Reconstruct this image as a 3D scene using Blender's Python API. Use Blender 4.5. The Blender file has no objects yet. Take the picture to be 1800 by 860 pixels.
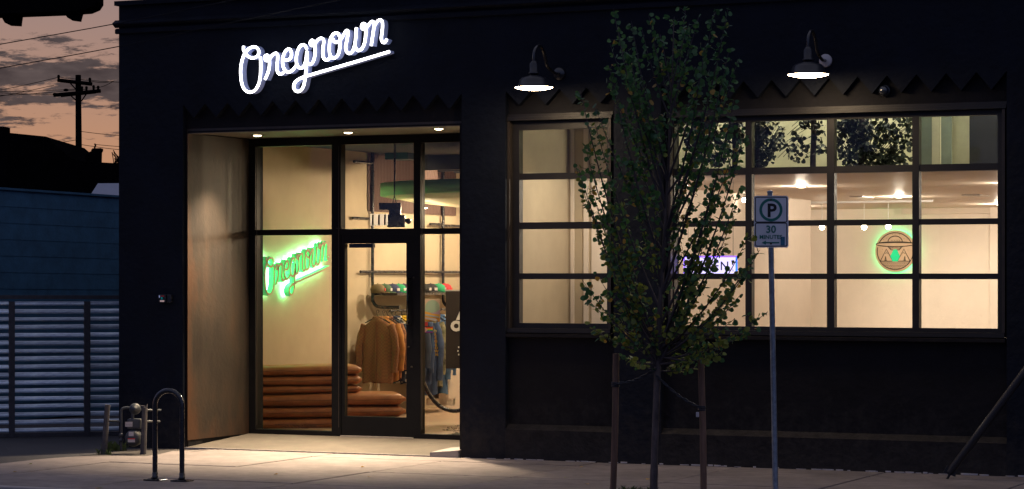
import bpy, bmesh, math, random
from mathutils import Vector, Matrix
R = random.Random(7)
rad = math.radians
sc = bpy.context.scene
COL = sc.collection

# ------------------------------------------------------------------ camera, sky, sun, exposure
F, CX, HY = 4336.0, 900.0, 486.0          # focal length and principal column in photograph pixels, horizon row
YAW = rad(24.8)
CAM = Vector((12.35, -23.25, 1.9))
cam_d = bpy.data.cameras.new('camera')
cam = bpy.data.objects.new('camera', cam_d); COL.objects.link(cam)
cam.location = CAM; cam.rotation_euler = (rad(90), 0, YAW)
cam_d.sensor_width = 36; cam_d.sensor_fit = 'HORIZONTAL'
cam_d.lens = F / 1800 * 36; cam_d.shift_y = (HY - 430) / 1800
cam_d.clip_end = 5000; cam_d.clip_start = 0.1
sc.camera = cam

SUN_AZ = Vector((-0.80, 0.60, 0)).normalized()     # towards the afterglow, behind the building and to its left
w = bpy.data.worlds.new('World'); sc.world = w; w.use_nodes = True
nt = w.node_tree; nt.nodes.clear()
def N(t, **k):
    n = nt.nodes.new(t)
    for a, b in k.items(): setattr(n, a, b)
    return n
L = nt.links.new
out = N('ShaderNodeOutputWorld'); bg = N('ShaderNodeBackground')
sky = N('ShaderNodeTexSky'); sky.sky_type = 'NISHITA'; sky.sun_disc = False
sky.sun_elevation = rad(1.2); sky.sun_rotation = math.atan2(SUN_AZ.x, SUN_AZ.y)
tc = N('ShaderNodeTexCoord'); sep = N('ShaderNodeSeparateXYZ'); L(tc.outputs['Generated'], sep.inputs[0])
# afterglow: warm low down on the sunset side, deep blue overhead and on the far side
dot = N('ShaderNodeVectorMath', operation='DOT_PRODUCT'); L(tc.outputs['Generated'], dot.inputs[0]); dot.inputs[1].default_value = SUN_AZ
az = N('ShaderNodeMapRange'); az.inputs[1].default_value = -0.1; az.inputs[2].default_value = 0.95; L(dot.outputs['Value'], az.inputs[0])
el = N('ShaderNodeMapRange'); el.inputs[1].default_value = 0.0; el.inputs[2].default_value = 0.40
el.inputs[3].default_value = 1; el.inputs[4].default_value = 0; L(sep.outputs['Z'], el.inputs[0])
glow = N('ShaderNodeMath', operation='MULTIPLY'); L(az.outputs[0], glow.inputs[0]); L(el.outputs[0], glow.inputs[1])
grad = N('ShaderNodeMixRGB'); L(glow.outputs[0], grad.inputs[0])
cool = N('ShaderNodeValToRGB'); L(sep.outputs['Z'], cool.inputs[0])
cool.color_ramp.elements[0].position = 0.0; cool.color_ramp.elements[0].color = (0.085, 0.120, 0.29, 1)
cool.color_ramp.elements[1].position = 0.9; cool.color_ramp.elements[1].color = (0.34, 0.335, 0.43, 1)
e = cool.color_ramp.elements.new(0.35); e.color = (0.155, 0.195, 0.40, 1)
L(cool.outputs[0], grad.inputs[1])
warm = N('ShaderNodeValToRGB'); L(sep.outputs['Z'], warm.inputs[0])
warm.color_ramp.elements[0].position = 0.035; warm.color_ramp.elements[0].color = (0.64, 0.31, 0.145, 1)
warm.color_ramp.elements[1].position = 0.12; warm.color_ramp.elements[1].color = (0.40, 0.265, 0.195, 1)
L(warm.outputs[0], grad.inputs[2])
nis = N('ShaderNodeMixRGB', blend_type='MULTIPLY'); nis.inputs[0].default_value = 1
nis.inputs[2].default_value = (0.05, 0.05, 0.05, 1); L(sky.outputs[0], nis.inputs[1])
base = N('ShaderNodeMixRGB'); base.inputs[0].default_value = 0.88; L(nis.outputs[0], base.inputs[1]); L(grad.outputs[0], base.inputs[2])
# low broken cloud, flattened bands
mp = N('ShaderNodeMapping'); mp.inputs['Scale'].default_value = (38, 38, 170); mp.inputs['Location'].default_value = (3.1, 0.4, 0.9); L(tc.outputs['Generated'], mp.inputs[0])
n1 = N('ShaderNodeTexNoise'); n1.inputs['Scale'].default_value = 1; n1.inputs['Detail'].default_value = 12; n1.inputs['Roughness'].default_value = 0.66; L(mp.outputs[0], n1.inputs[0])
bias = N('ShaderNodeValToRGB'); L(sep.outputs['Z'], bias.inputs[0])        # how much cloud at which height
cr = bias.color_ramp; cr.interpolation = 'EASE'
cr.elements[0].position = 0.047; cr.elements[0].color = (0.44,)*3 + (1,)
cr.elements[1].position = 0.30; cr.elements[1].color = (0.5,)*3 + (1,)
for p, v in ((0.055, 0.535), (0.066, 0.53), (0.0715, 0.72), (0.083, 0.70), (0.089, 0.57), (0.094, 0.60), (0.099, 0.40), (0.12, 0.4)):
    e = cr.elements.new(p); e.color = (v,)*3 + (1,)
addn = N('ShaderNodeMath', operation='ADD'); L(n1.outputs[0], addn.inputs[0]); L(bias.outputs[0], addn.inputs[1])
cov = N('ShaderNodeMapRange'); cov.interpolation_type = 'SMOOTHSTEP'; cov.inputs[1].default_value = 1.06; cov.inputs[2].default_value = 1.16; L(addn.outputs[0], cov.inputs[0])
covm = N('ShaderNodeMath', operation='MULTIPLY'); covm.inputs[1].default_value = 0.93; L(cov.outputs[0], covm.inputs[0])
cl = N('ShaderNodeMixRGB'); L(covm.outputs[0], cl.inputs[0]); L(base.outputs[0], cl.inputs[1])
mp2 = N('ShaderNodeMapping'); mp2.inputs['Scale'].default_value = (70, 70, 200); L(tc.outputs['Generated'], mp2.inputs[0])
n2 = N('ShaderNodeTexNoise'); n2.inputs['Scale'].default_value = 1; n2.inputs['Detail'].default_value = 6; L(mp2.outputs[0], n2.inputs[0])
cc = N('ShaderNodeValToRGB'); L(n2.outputs[0], cc.inputs[0])
cc.color_ramp.elements[0].position = 0.3; cc.color_ramp.elements[0].color = (0.028, 0.025, 0.031, 1)
cc.color_ramp.elements[1].position = 0.7; cc.color_ramp.elements[1].color = (0.095, 0.076, 0.078, 1)
L(cc.outputs[0], cl.inputs[2])
L(cl.outputs[0], bg.inputs[0]); bg.inputs[1].default_value = 1.0
L(bg.outputs[0], out.inputs[0])

sun_d = bpy.data.lights.new('sun', 'SUN'); sun_d.energy = 0.05; sun_d.angle = rad(0.5); sun_d.color = (1, 0.6, 0.4)
sun = bpy.data.objects.new('sun', sun_d); COL.objects.link(sun)
sd = Vector((SUN_AZ.x, SUN_AZ.y, math.tan(rad(1.2))))
sun.rotation_euler = sd.to_track_quat('Z', 'Y').to_euler(); sun.location = (-40, 40, 20)

sc.view_settings.view_transform = 'Standard'; sc.view_settings.look = 'None'
sc.view_settings.exposure = 0; sc.view_settings.gamma = 1
sc.render.engine = 'CYCLES'
sc.cycles.use_denoising = True
sc.cycles.max_bounces = 8; sc.cycles.transparent_max_bounces = 16
sc.cycles.sample_clamp_indirect = 4
sc.cycles.caustics_reflective = False; sc.cycles.caustics_refractive = False

# ------------------------------------------------------------------ measuring: a pixel of the photograph seen on a real plane
SY, CY = math.sin(YAW), math.cos(YAW)
def ray(px):
    u = (px - CX) / F
    return -SY + CY * u, CY + SY * u
def pD(px, py, t):
    dx, dy = ray(px)
    return Vector((CAM.x + dx * t, CAM.y + dy * t, CAM.z + (HY - py) / F * t))
def pY(px, py, Y):
    return pD(px, py, (Y - CAM.y) / ray(px)[1])
def pX(px, py, X):
    return pD(px, py, (X - CAM.x) / ray(px)[0])
def pZ(px, py, z):
    return pD(px, py, (CAM.z - z) * F / (py - HY))
def X(px, Y=0.0): return pY(px, HY, Y).x
def Z(px, py, Y=0.0): return pY(px, py, Y).z

# ------------------------------------------------------------------ materials
def mat(name, col, rough=0.6, metal=0.0, bump=0.0, bscale=30.0, var=0.0, vscale=4.0, emit=None, estr=0.0, spec=0.5, coat=0.0, stretch=None, rand=0.0):
    m = bpy.data.materials.new(name); m.use_nodes = True
    t = m.node_tree; b = t.nodes['Principled BSDF']
    b.inputs['Base Color'].default_value = (*col, 1); b.inputs['Roughness'].default_value = rough
    b.inputs['Metallic'].default_value = metal; b.inputs['Specular IOR Level'].default_value = spec
    if coat: b.inputs['Coat Weight'].default_value = coat
    co = t.nodes.new('ShaderNodeTexCoord').outputs['Object']
    if stretch:
        mpg = t.nodes.new('ShaderNodeMapping'); mpg.inputs['Scale'].default_value = stretch
        t.links.new(co, mpg.inputs[0]); co = mpg.outputs[0]
    last = None
    if var > 0:
        n = t.nodes.new('ShaderNodeTexNoise'); n.inputs['Scale'].default_value = vscale; n.inputs['Detail'].default_value = 8; n.inputs['Roughness'].default_value = 0.65
        t.links.new(co, n.inputs[0])
        r = t.nodes.new('ShaderNodeValToRGB'); r.color_ramp.elements[0].position = 0.3; r.color_ramp.elements[1].position = 0.7
        r.color_ramp.elements[0].color = (*[c * (1 - var) for c in col], 1); r.color_ramp.elements[1].color = (*[min(1, c * (1 + var)) for c in col], 1)
        t.links.new(n.outputs[0], r.inputs[0]); last = r.outputs[0]
        rr = t.nodes.new('ShaderNodeMapRange'); rr.inputs[3].default_value = max(0.02, rough - 0.12); rr.inputs[4].default_value = min(1, rough + 0.12)
        t.links.new(n.outputs[0], rr.inputs[0]); t.links.new(rr.outputs[0], b.inputs['Roughness'])
    if rand > 0:
        oi = t.nodes.new('ShaderNodeObjectInfo'); mr = t.nodes.new('ShaderNodeMapRange')
        mr.inputs[3].default_value = 1 - rand; mr.inputs[4].default_value = 1 + rand
        t.links.new(oi.outputs['Random'], mr.inputs[0])
        mx = t.nodes.new('ShaderNodeMixRGB'); mx.blend_type = 'MULTIPLY'; mx.inputs[0].default_value = 1
        if last: t.links.new(last, mx.inputs[1])
        else: mx.inputs[1].default_value = (*col, 1)
        t.links.new(mr.outputs[0], mx.inputs[2]); last = mx.outputs[0]
    if last: t.links.new(last, b.inputs['Base Color'])
    if bump > 0:
        n = t.nodes.new('ShaderNodeTexNoise'); n.inputs['Scale'].default_value = bscale; n.inputs['Detail'].default_value = 6
        t.links.new(co, n.inputs[0])
        bp = t.nodes.new('ShaderNodeBump'); bp.inputs['Strength'].default_value = bump; bp.inputs['Distance'].default_value = 0.02
        t.links.new(n.outputs[0], bp.inputs['Height']); t.links.new(bp.outputs[0], b.inputs['Normal'])
    if emit:
        b.inputs['Emission Color'].default_value = (*emit, 1); b.inputs['Emission Strength'].default_value = estr
    return m
def glass_mat(name, tint=(1, 1, 1), refl=1.0, rough=0.0):
    m = bpy.data.materials.new(name); m.use_nodes = True; t = m.node_tree; t.nodes.clear()
    o = t.nodes.new('ShaderNodeOutputMaterial'); mx = t.nodes.new('ShaderNodeMixShader')
    tr = t.nodes.new('ShaderNodeBsdfTransparent'); tr.inputs[0].default_value = (*tint, 1)
    gl = t.nodes.new('ShaderNodeBsdfGlossy'); gl.inputs['Roughness'].default_value = rough
    fr = t.nodes.new('ShaderNodeFresnel'); fr.inputs[0].default_value = 1.5
    ml = t.nodes.new('ShaderNodeMath'); ml.operation = 'MULTIPLY'; ml.inputs[1].default_value = refl
    t.links.new(fr.outputs[0], ml.inputs[0]); t.links.new(ml.outputs[0], mx.inputs[0])
    t.links.new(tr.outputs[0], mx.inputs[1]); t.links.new(gl.outputs[0], mx.inputs[2]); t.links.new(mx.outputs[0], o.inputs[0])
    return m
def emit_mat(name, col, s):
    m = bpy.data.materials.new(name); m.use_nodes = True; t = m.node_tree; t.nodes.clear()
    o = t.nodes.new('ShaderNodeOutputMaterial'); e = t.nodes.new('ShaderNodeEmission')
    e.inputs[0].default_value = (*col, 1); e.inputs[1].default_value = s; t.links.new(e.outputs[0], o.inputs[0])
    return m
def leaf_mat(name, col):
    m = mat(name, col, 0.55, rand=0.3, var=0.25, vscale=20)
    t = m.node_tree; b = t.nodes['Principled BSDF']; o = t.nodes['Material Output']
    tr = t.nodes.new('ShaderNodeBsdfTranslucent'); tr.inputs[0].default_value = (*[c * 1.3 for c in col], 1)
    mx = t.nodes.new('ShaderNodeMixShader'); mx.inputs[0].default_value = 0.38
    t.links.new(b.outputs[0], mx.inputs[1]); t.links.new(tr.outputs[0], mx.inputs[2]); t.links.new(mx.outputs[0], o.inputs[0])
    return m

M = {}
M['stucco'] = mat('dark_stucco', (0.0045, 0.0068, 0.0135), 0.72, bump=0.6, bscale=14, var=0.35, vscale=3, spec=0.16)
M['plinth'] = mat('dark_plinth_paint', (0.0095, 0.008, 0.009), 0.7, bump=0.5, bscale=18, var=0.35, vscale=5, spec=0.2)
M['bay'] = mat('lamplit_bay_stucco', (0.0080, 0.0076, 0.0095), 0.72, bump=0.35, bscale=14, var=0.35, vscale=3, spec=0.16)  # paler copy of the wall stucco, so the lamps' glow shows in the bays
M['frame'] = mat('dark_steel_frame', (0.0095, 0.0078, 0.007), 0.5, bump=0.05, bscale=60, var=0.25, vscale=6)
M['alu'] = mat('black_anodised', (0.006, 0.006, 0.007), 0.5, var=0.25, vscale=8, spec=0.15)
M['trim'] = mat('bronze_trim', (0.03, 0.022, 0.017), 0.5, var=0.3, vscale=8)
M['glass'] = glass_mat('clear_glass', (0.95, 0.96, 0.94), 1.0)
M['soffit'] = mat('soffit_plaster', (0.16, 0.14, 0.11), 0.7, bump=0.1, var=0.2)
M['tan_wall'] = mat('tan_interior_paint', (0.46, 0.38, 0.265), 0.85, var=0.08, vscale=2, bump=0.05)
M['white_wall'] = mat('warm_white_paint', (0.76, 0.67, 0.575), 0.85, var=0.06, vscale=1.3, bump=0.05)
M['white_ceiling'] = mat('white_ceiling_paint', (0.66, 0.56, 0.46), 0.5, var=0.06, vscale=2)
M['black_ceiling'] = mat('black_ceiling_paint', (0.02, 0.02, 0.022), 0.8)
M['cream'] = mat('cream_panel', (0.62, 0.60, 0.42), 0.85, var=0.12, vscale=3)
M['sage'] = mat('sage_panel', (0.25, 0.30, 0.26), 0.85, var=0.15, vscale=3)
M['floor'] = mat('interior_floor', (0.40, 0.27, 0.18), 0.45, var=0.15, vscale=3)
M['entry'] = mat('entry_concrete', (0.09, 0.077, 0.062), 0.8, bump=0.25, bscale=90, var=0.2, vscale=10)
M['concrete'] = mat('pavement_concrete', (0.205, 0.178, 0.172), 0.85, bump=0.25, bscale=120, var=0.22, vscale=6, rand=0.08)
M['joint'] = mat('pavement_bed', (0.05, 0.045, 0.042), 0.95)
M['asphalt'] = mat('asphalt', (0.045, 0.045, 0.05), 0.9, bump=0.6, bscale=150, var=0.35, vscale=25)
M['kerb'] = mat('kerb_concrete', (0.28, 0.26, 0.25), 0.85, bump=0.2, bscale=60, var=0.2)
M['blackm'] = mat('black_painted_metal', (0.012, 0.012, 0.014), 0.28, coat=0.4, var=0.2, vscale=12)
M['lampblue'] = mat('lamp_enamel', (0.008, 0.009, 0.015), 0.4, coat=0.1)
M['galv'] = mat('galvanised_steel', (0.23, 0.28, 0.34), 0.45, metal=0.6, var=0.35, vscale=22)
M['slat'] = mat('corrugated_zinc', (0.60, 0.69, 0.90), 0.38, metal=0.35, var=0.4, vscale=7, rand=0.28, stretch=(1, 1, 4))
M['gatewood'] = mat('weathered_grey_timber', (0.06, 0.057, 0.062), 0.85, bump=0.3, bscale=30, var=0.3, vscale=14)
M['bluewall'] = mat('blue_painted_boards', (0.045, 0.135, 0.215), 0.75, bump=0.2, bscale=25, var=0.25, vscale=5, rand=0.04)
M['shedroof'] = mat('zinc_shed_roof', (0.14, 0.17, 0.23), 0.5, var=0.2)
M['silh'] = mat('dark_shingle', (0.004, 0.0035, 0.004), 0.95, var=0.3, spec=0.0)
M['wood'] = mat('old_timber', (0.10, 0.07, 0.055), 0.9, bump=0.4, bscale=20, var=0.45, vscale=16, stretch=(1, 1, 0.15))
M['stake'] = mat('stake_timber', (0.15, 0.085, 0.055), 0.85, bump=0.4, bscale=30, var=0.5, vscale=18, stretch=(1, 1, 0.12))
M['bark'] = mat('young_bark', (0.085, 0.065, 0.06), 0.85, bump=0.6, bscale=40, var=0.6, vscale=22, stretch=(1, 1, 0.3))
M['twig'] = mat('twig_bark', (0.055, 0.042, 0.045), 0.8)
M['leaf_a'] = leaf_mat('leaf_green', (0.060, 0.150, 0.040))
M['leaf_b'] = leaf_mat('leaf_dark', (0.040, 0.110, 0.040))
M['leaf_c'] = leaf_mat('leaf_olive', (0.155, 0.19, 0.033))
M['leaf_d'] = leaf_mat('leaf_yellow', (0.36, 0.22, 0.04))
M['leaf_silhouette'] = mat('dark_leaf_silhouette', (0.012, 0.022, 0.012), 0.5)  # near black for leaf shapes that stand in for reflected trees
M['weed'] = leaf_mat('weed_green', (0.05, 0.08, 0.025))
M['soil'] = mat('soil', (0.05, 0.038, 0.03), 0.95, bump=0.8, bscale=60, var=0.4, vscale=20)
M['strap'] = mat('black_webbing', (0.02, 0.022, 0.028), 0.7)
M['white'] = mat('white_paint', (0.78, 0.78, 0.78), 0.5)
M['label'] = mat('label_paper', (0.48, 0.45, 0.45), 0.7)
M['vinyl'] = mat('white_vinyl', (0.8, 0.8, 0.78), 0.5)
_t = M['vinyl'].node_tree; _a = _t.nodes.new('ShaderNodeAddShader'); _tr = _t.nodes.new('ShaderNodeBsdfTranslucent'); _tr.inputs[0].default_value = (0.95, 0.95, 0.92, 1)
_t.links.new(_t.nodes['Principled BSDF'].outputs[0], _a.inputs[0]); _t.links.new(_tr.outputs[0], _a.inputs[1]); _t.links.new(_a.outputs[0], _t.nodes['Material Output'].inputs[0])
M['red'] = mat('red_print', (0.55, 0.04, 0.04), 0.6)
M['teal'] = mat('teal_print', (0.02, 0.28, 0.30), 0.5)
M['black'] = mat('black_print', (0.008, 0.008, 0.008), 0.5)
M['signwhite'] = mat('sign_sheeting', (0.74, 0.75, 0.80), 0.45, var=0.06, vscale=14)
M['signgreen'] = mat('sign_green', (0.01, 0.17, 0.14), 0.45)
M['meter'] = mat('meter_grey', (0.042, 0.05, 0.06), 0.5, var=0.25, vscale=20, bump=0.1)
M['leather'] = mat('tan_leather', (0.36, 0.135, 0.045), 0.42, bump=0.25, bscale=60, var=0.25, vscale=5)
M['seam'] = mat('leather_seam', (0.14, 0.05, 0.02), 0.6)
M['tube_white'] = emit_mat('sign_tube_light', (0.98, 0.97, 1.0), 6.0)
M['sign_side'] = mat('sign_return', (0.38, 0.42, 0.62), 0.45, emit=(0.25, 0.30, 0.55), estr=0.16)  # faint blue glow put in for the light on the channel sides
M['green_glow'] = emit_mat('green_led', (0.20, 1.0, 0.40), 44.0)
M['green_side'] = mat('green_lit_return', (0.2, 0.7, 0.35), 0.5, emit=(0.08, 0.75, 0.26), estr=0.26)
M['tan_face'] = mat('sign_face_tan', (0.50, 0.36, 0.24), 0.6)
M['lamp_in'] = emit_mat('lamp_light', (1.0, 0.74, 0.45), 65.0)
M['down'] = emit_mat('downlight_light', (1.0, 0.80, 0.52), 18.0)
M['spotw'] = emit_mat('spot_light', (1.0, 0.86, 0.66), 30.0)
M['ringmat'] = mat('ring_metal', (0.35, 0.3, 0.25), 0.4)
M['led_white'] = emit_mat('led_panel', (0.66, 0.58, 1.0), 1.7)
M['led_violet'] = emit_mat('led_border', (0.14, 0.05, 0.95), 4.0)
M['led_blue'] = emit_mat('led_blue', (0.02, 0.14, 0.9), 3.0)
M['disc_side'] = mat('disc_edge', (0.36, 0.60, 0.34), 0.6)
M['disc_under'] = mat('disc_underside_glow', (0.62, 0.55, 0.34), 0.8, emit=(0.55, 0.50, 0.22), estr=0.12)  # faint glow added in place of light bounced up from the floor
M['logo_disc'] = mat('logo_wood', (0.72, 0.53, 0.36), 0.7, var=0.1, vscale=10)
M['logo_line'] = mat('logo_engraving', (0.06, 0.05, 0.03), 0.8)
M['beam'] = emit_mat('beam_light', (0.05, 0.85, 0.30), 1.0)
M['grit'] = mat('pale_grit', (0.46, 0.44, 0.45), 0.9, var=0.3)
M['guard'] = mat('guard_plastic', (0.010, 0.009, 0.012), 0.5, var=0.4, vscale=10)
M['keypad'] = emit_mat('keypad_light', (0.0, 0.35, 0.45), 0.35)

def corten():
    m = mat('rusted_steel_sheet', (0.25, 0.17, 0.11), 0.55, metal=0.0, bump=0.12, bscale=20)
    t = m.node_tree; b = t.nodes['Principled BSDF']
    co = t.nodes.new('ShaderNodeTexCoord')
    mp_ = t.nodes.new('ShaderNodeMapping'); mp_.inputs['Scale'].default_value = (2.2, 2.2, 0.45); t.links.new(co.outputs['Object'], mp_.inputs[0])
    a = t.nodes.new('ShaderNodeTexNoise'); a.inputs['Scale'].default_value = 2.2; a.inputs['Detail'].default_value = 12; a.inputs['Roughness'].default_value = 0.7; t.links.new(mp_.outputs[0], a.inputs[0])
    c = t.nodes.new('ShaderNodeTexNoise'); c.inputs['Scale'].default_value = 1.6; c.inputs['Detail'].default_value = 8; t.links.new(co.outputs['Object'], c.inputs[0])
    mul = t.nodes.new('ShaderNodeMath'); mul.operation = 'ADD'; t.links.new(a.outputs[0], mul.inputs[0]); t.links.new(c.outputs[0], mul.inputs[1])
    hf = t.nodes.new('ShaderNodeMath'); hf.operation = 'MULTIPLY'; hf.inputs[1].default_value = 0.5; t.links.new(mul.outputs[0], hf.inputs[0]); mul = hf
    r = t.nodes.new('ShaderNodeValToRGB'); t.links.new(mul.outputs[0], r.inputs[0])
    r.color_ramp.elements[0].position = 0.33; r.color_ramp.elements[0].color = (0.010, 0.007, 0.006, 1)
    r.color_ramp.elements[1].position = 0.68; r.color_ramp.elements[1].color = (0.052, 0.030, 0.018, 1)
    e = r.color_ramp.elements.new(0.5); e.color = (0.029, 0.0205, 0.0145, 1)
    # orange rust creeping in from the street edge and the foot of the sheet
    sp_ = t.nodes.new('ShaderNodeSeparateXYZ'); t.links.new(co.outputs['Object'], sp_.inputs[0])
    ey = t.nodes.new('ShaderNodeMapRange'); ey.inputs[1].default_value = 0.05; ey.inputs[2].default_value = 0.30; ey.inputs[3].default_value = 0.32; ey.inputs[4].default_value = 0.0; t.links.new(sp_.outputs['Y'], ey.inputs[0])
    ez = t.nodes.new('ShaderNodeMapRange'); ez.inputs[1].default_value = 0.08; ez.inputs[2].default_value = 0.5; ez.inputs[3].default_value = 0.28; ez.inputs[4].default_value = 0.0; t.links.new(sp_.outputs['Z'], ez.inputs[0])
    es = t.nodes.new('ShaderNodeMath'); es.operation = 'ADD'; t.links.new(ey.outputs[0], es.inputs[0]); t.links.new(ez.outputs[0], es.inputs[1])
    ea = t.nodes.new('ShaderNodeMath'); ea.operation = 'ADD'; t.links.new(es.outputs[0], ea.inputs[0]); t.links.new(mul.outputs[0], ea.inputs[1])
    er = t.nodes.new('ShaderNodeMapRange'); er.inputs[1].default_value = 0.60; er.inputs[2].default_value = 0.86; t.links.new(ea.outputs[0], er.inputs[0])
    mx = t.nodes.new('ShaderNodeMixRGB'); t.links.new(er.outputs[0], mx.inputs[0]); t.links.new(r.outputs[0], mx.inputs[1]); mx.inputs[2].default_value = (0.065, 0.027, 0.011, 1)
    t.links.new(mx.outputs[0], b.inputs['Base Color'])
    return m
M['corten'] = corten()
def dusty(m, z1, col):
    """splash dust and scuffs on the lowest part of a painted wall"""
    t = m.node_tree; b = t.nodes['Principled BSDF']; src = b.inputs['Base Color'].links[0].from_socket
    co = t.nodes.new('ShaderNodeTexCoord'); sp_ = t.nodes.new('ShaderNodeSeparateXYZ'); t.links.new(co.outputs['Object'], sp_.inputs[0])
    n = t.nodes.new('ShaderNodeTexNoise'); n.inputs['Scale'].default_value = 7; n.inputs['Detail'].default_value = 10; n.inputs['Roughness'].default_value = 0.75; t.links.new(co.outputs['Object'], n.inputs[0])
    mr = t.nodes.new('ShaderNodeMapRange'); mr.inputs[1].default_value = 0.0; mr.inputs[2].default_value = z1; mr.inputs[3].default_value = 0.36; mr.inputs[4].default_value = -0.02; t.links.new(sp_.outputs['Z'], mr.inputs[0])
    ad = t.nodes.new('ShaderNodeMath'); ad.operation = 'ADD'; t.links.new(n.outputs[0], ad.inputs[0]); t.links.new(mr.outputs[0], ad.inputs[1])
    th_ = t.nodes.new('ShaderNodeMapRange'); th_.inputs[1].default_value = 0.60; th_.inputs[2].default_value = 0.95; t.links.new(ad.outputs[0], th_.inputs[0])
    mx = t.nodes.new('ShaderNodeMixRGB'); t.links.new(th_.outputs[0], mx.inputs[0]); t.links.new(src, mx.inputs[1]); mx.inputs[2].default_value = (*col, 1); t.links.new(mx.outputs[0], b.inputs['Base Color'])
dusty(M['bay'], 0.9, (0.028, 0.026, 0.026)); dusty(M['stucco'], 0.9, (0.028, 0.026, 0.026)); dusty(M['plinth'], 0.9, (0.030, 0.027, 0.026))
def stained(m):
    """old gum spots and damp patches in paving concrete"""
    t = m.node_tree; b = t.nodes['Principled BSDF']; src = b.inputs['Base Color'].links[0].from_socket
    g_ = t.nodes.new('ShaderNodeNewGeometry'); v = t.nodes.new('ShaderNodeTexVoronoi'); v.inputs['Scale'].default_value = 2.3; t.links.new(g_.outputs['Position'], v.inputs[0])
    m1 = t.nodes.new('ShaderNodeMapRange'); m1.inputs[1].default_value = 0.05; m1.inputs[2].default_value = 0.08; m1.inputs[3].default_value = 0.55; m1.inputs[4].default_value = 1.0; t.links.new(v.outputs['Distance'], m1.inputs[0])
    n = t.nodes.new('ShaderNodeTexNoise'); n.inputs['Scale'].default_value = 0.9; n.inputs['Detail'].default_value = 10; n.inputs['Roughness'].default_value = 0.7; t.links.new(g_.outputs['Position'], n.inputs[0])
    m2 = t.nodes.new('ShaderNodeMapRange'); m2.inputs[1].default_value = 0.3; m2.inputs[2].default_value = 0.7; m2.inputs[3].default_value = 0.62; m2.inputs[4].default_value = 1.2; t.links.new(n.outputs[0], m2.inputs[0])
    ml = t.nodes.new('ShaderNodeMath'); ml.operation = 'MULTIPLY'; t.links.new(m1.outputs[0], ml.inputs[0]); t.links.new(m2.outputs[0], ml.inputs[1])
    mx = t.nodes.new('ShaderNodeMixRGB'); mx.blend_type = 'MULTIPLY'; mx.inputs[0].default_value = 1; t.links.new(src, mx.inputs[1]); t.links.new(ml.outputs[0], mx.inputs[2]); t.links.new(mx.outputs[0], b.inputs['Base Color'])
stained(M['concrete']); stained(M['entry'])
def checker(name, a, b_, scale):
    m = mat(name, a, 0.9); t = m.node_tree
    co = t.nodes.new('ShaderNodeTexCoord'); ck = t.nodes.new('ShaderNodeTexChecker'); ck.inputs['Scale'].default_value = scale
    ck.inputs[1].default_value = (*a, 1); ck.inputs[2].default_value = (*b_, 1)
    t.links.new(co.outputs['Object'], ck.inputs[0]); t.links.new(ck.outputs[0], t.nodes['Principled BSDF'].inputs['Base Color'])
    return m

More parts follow.
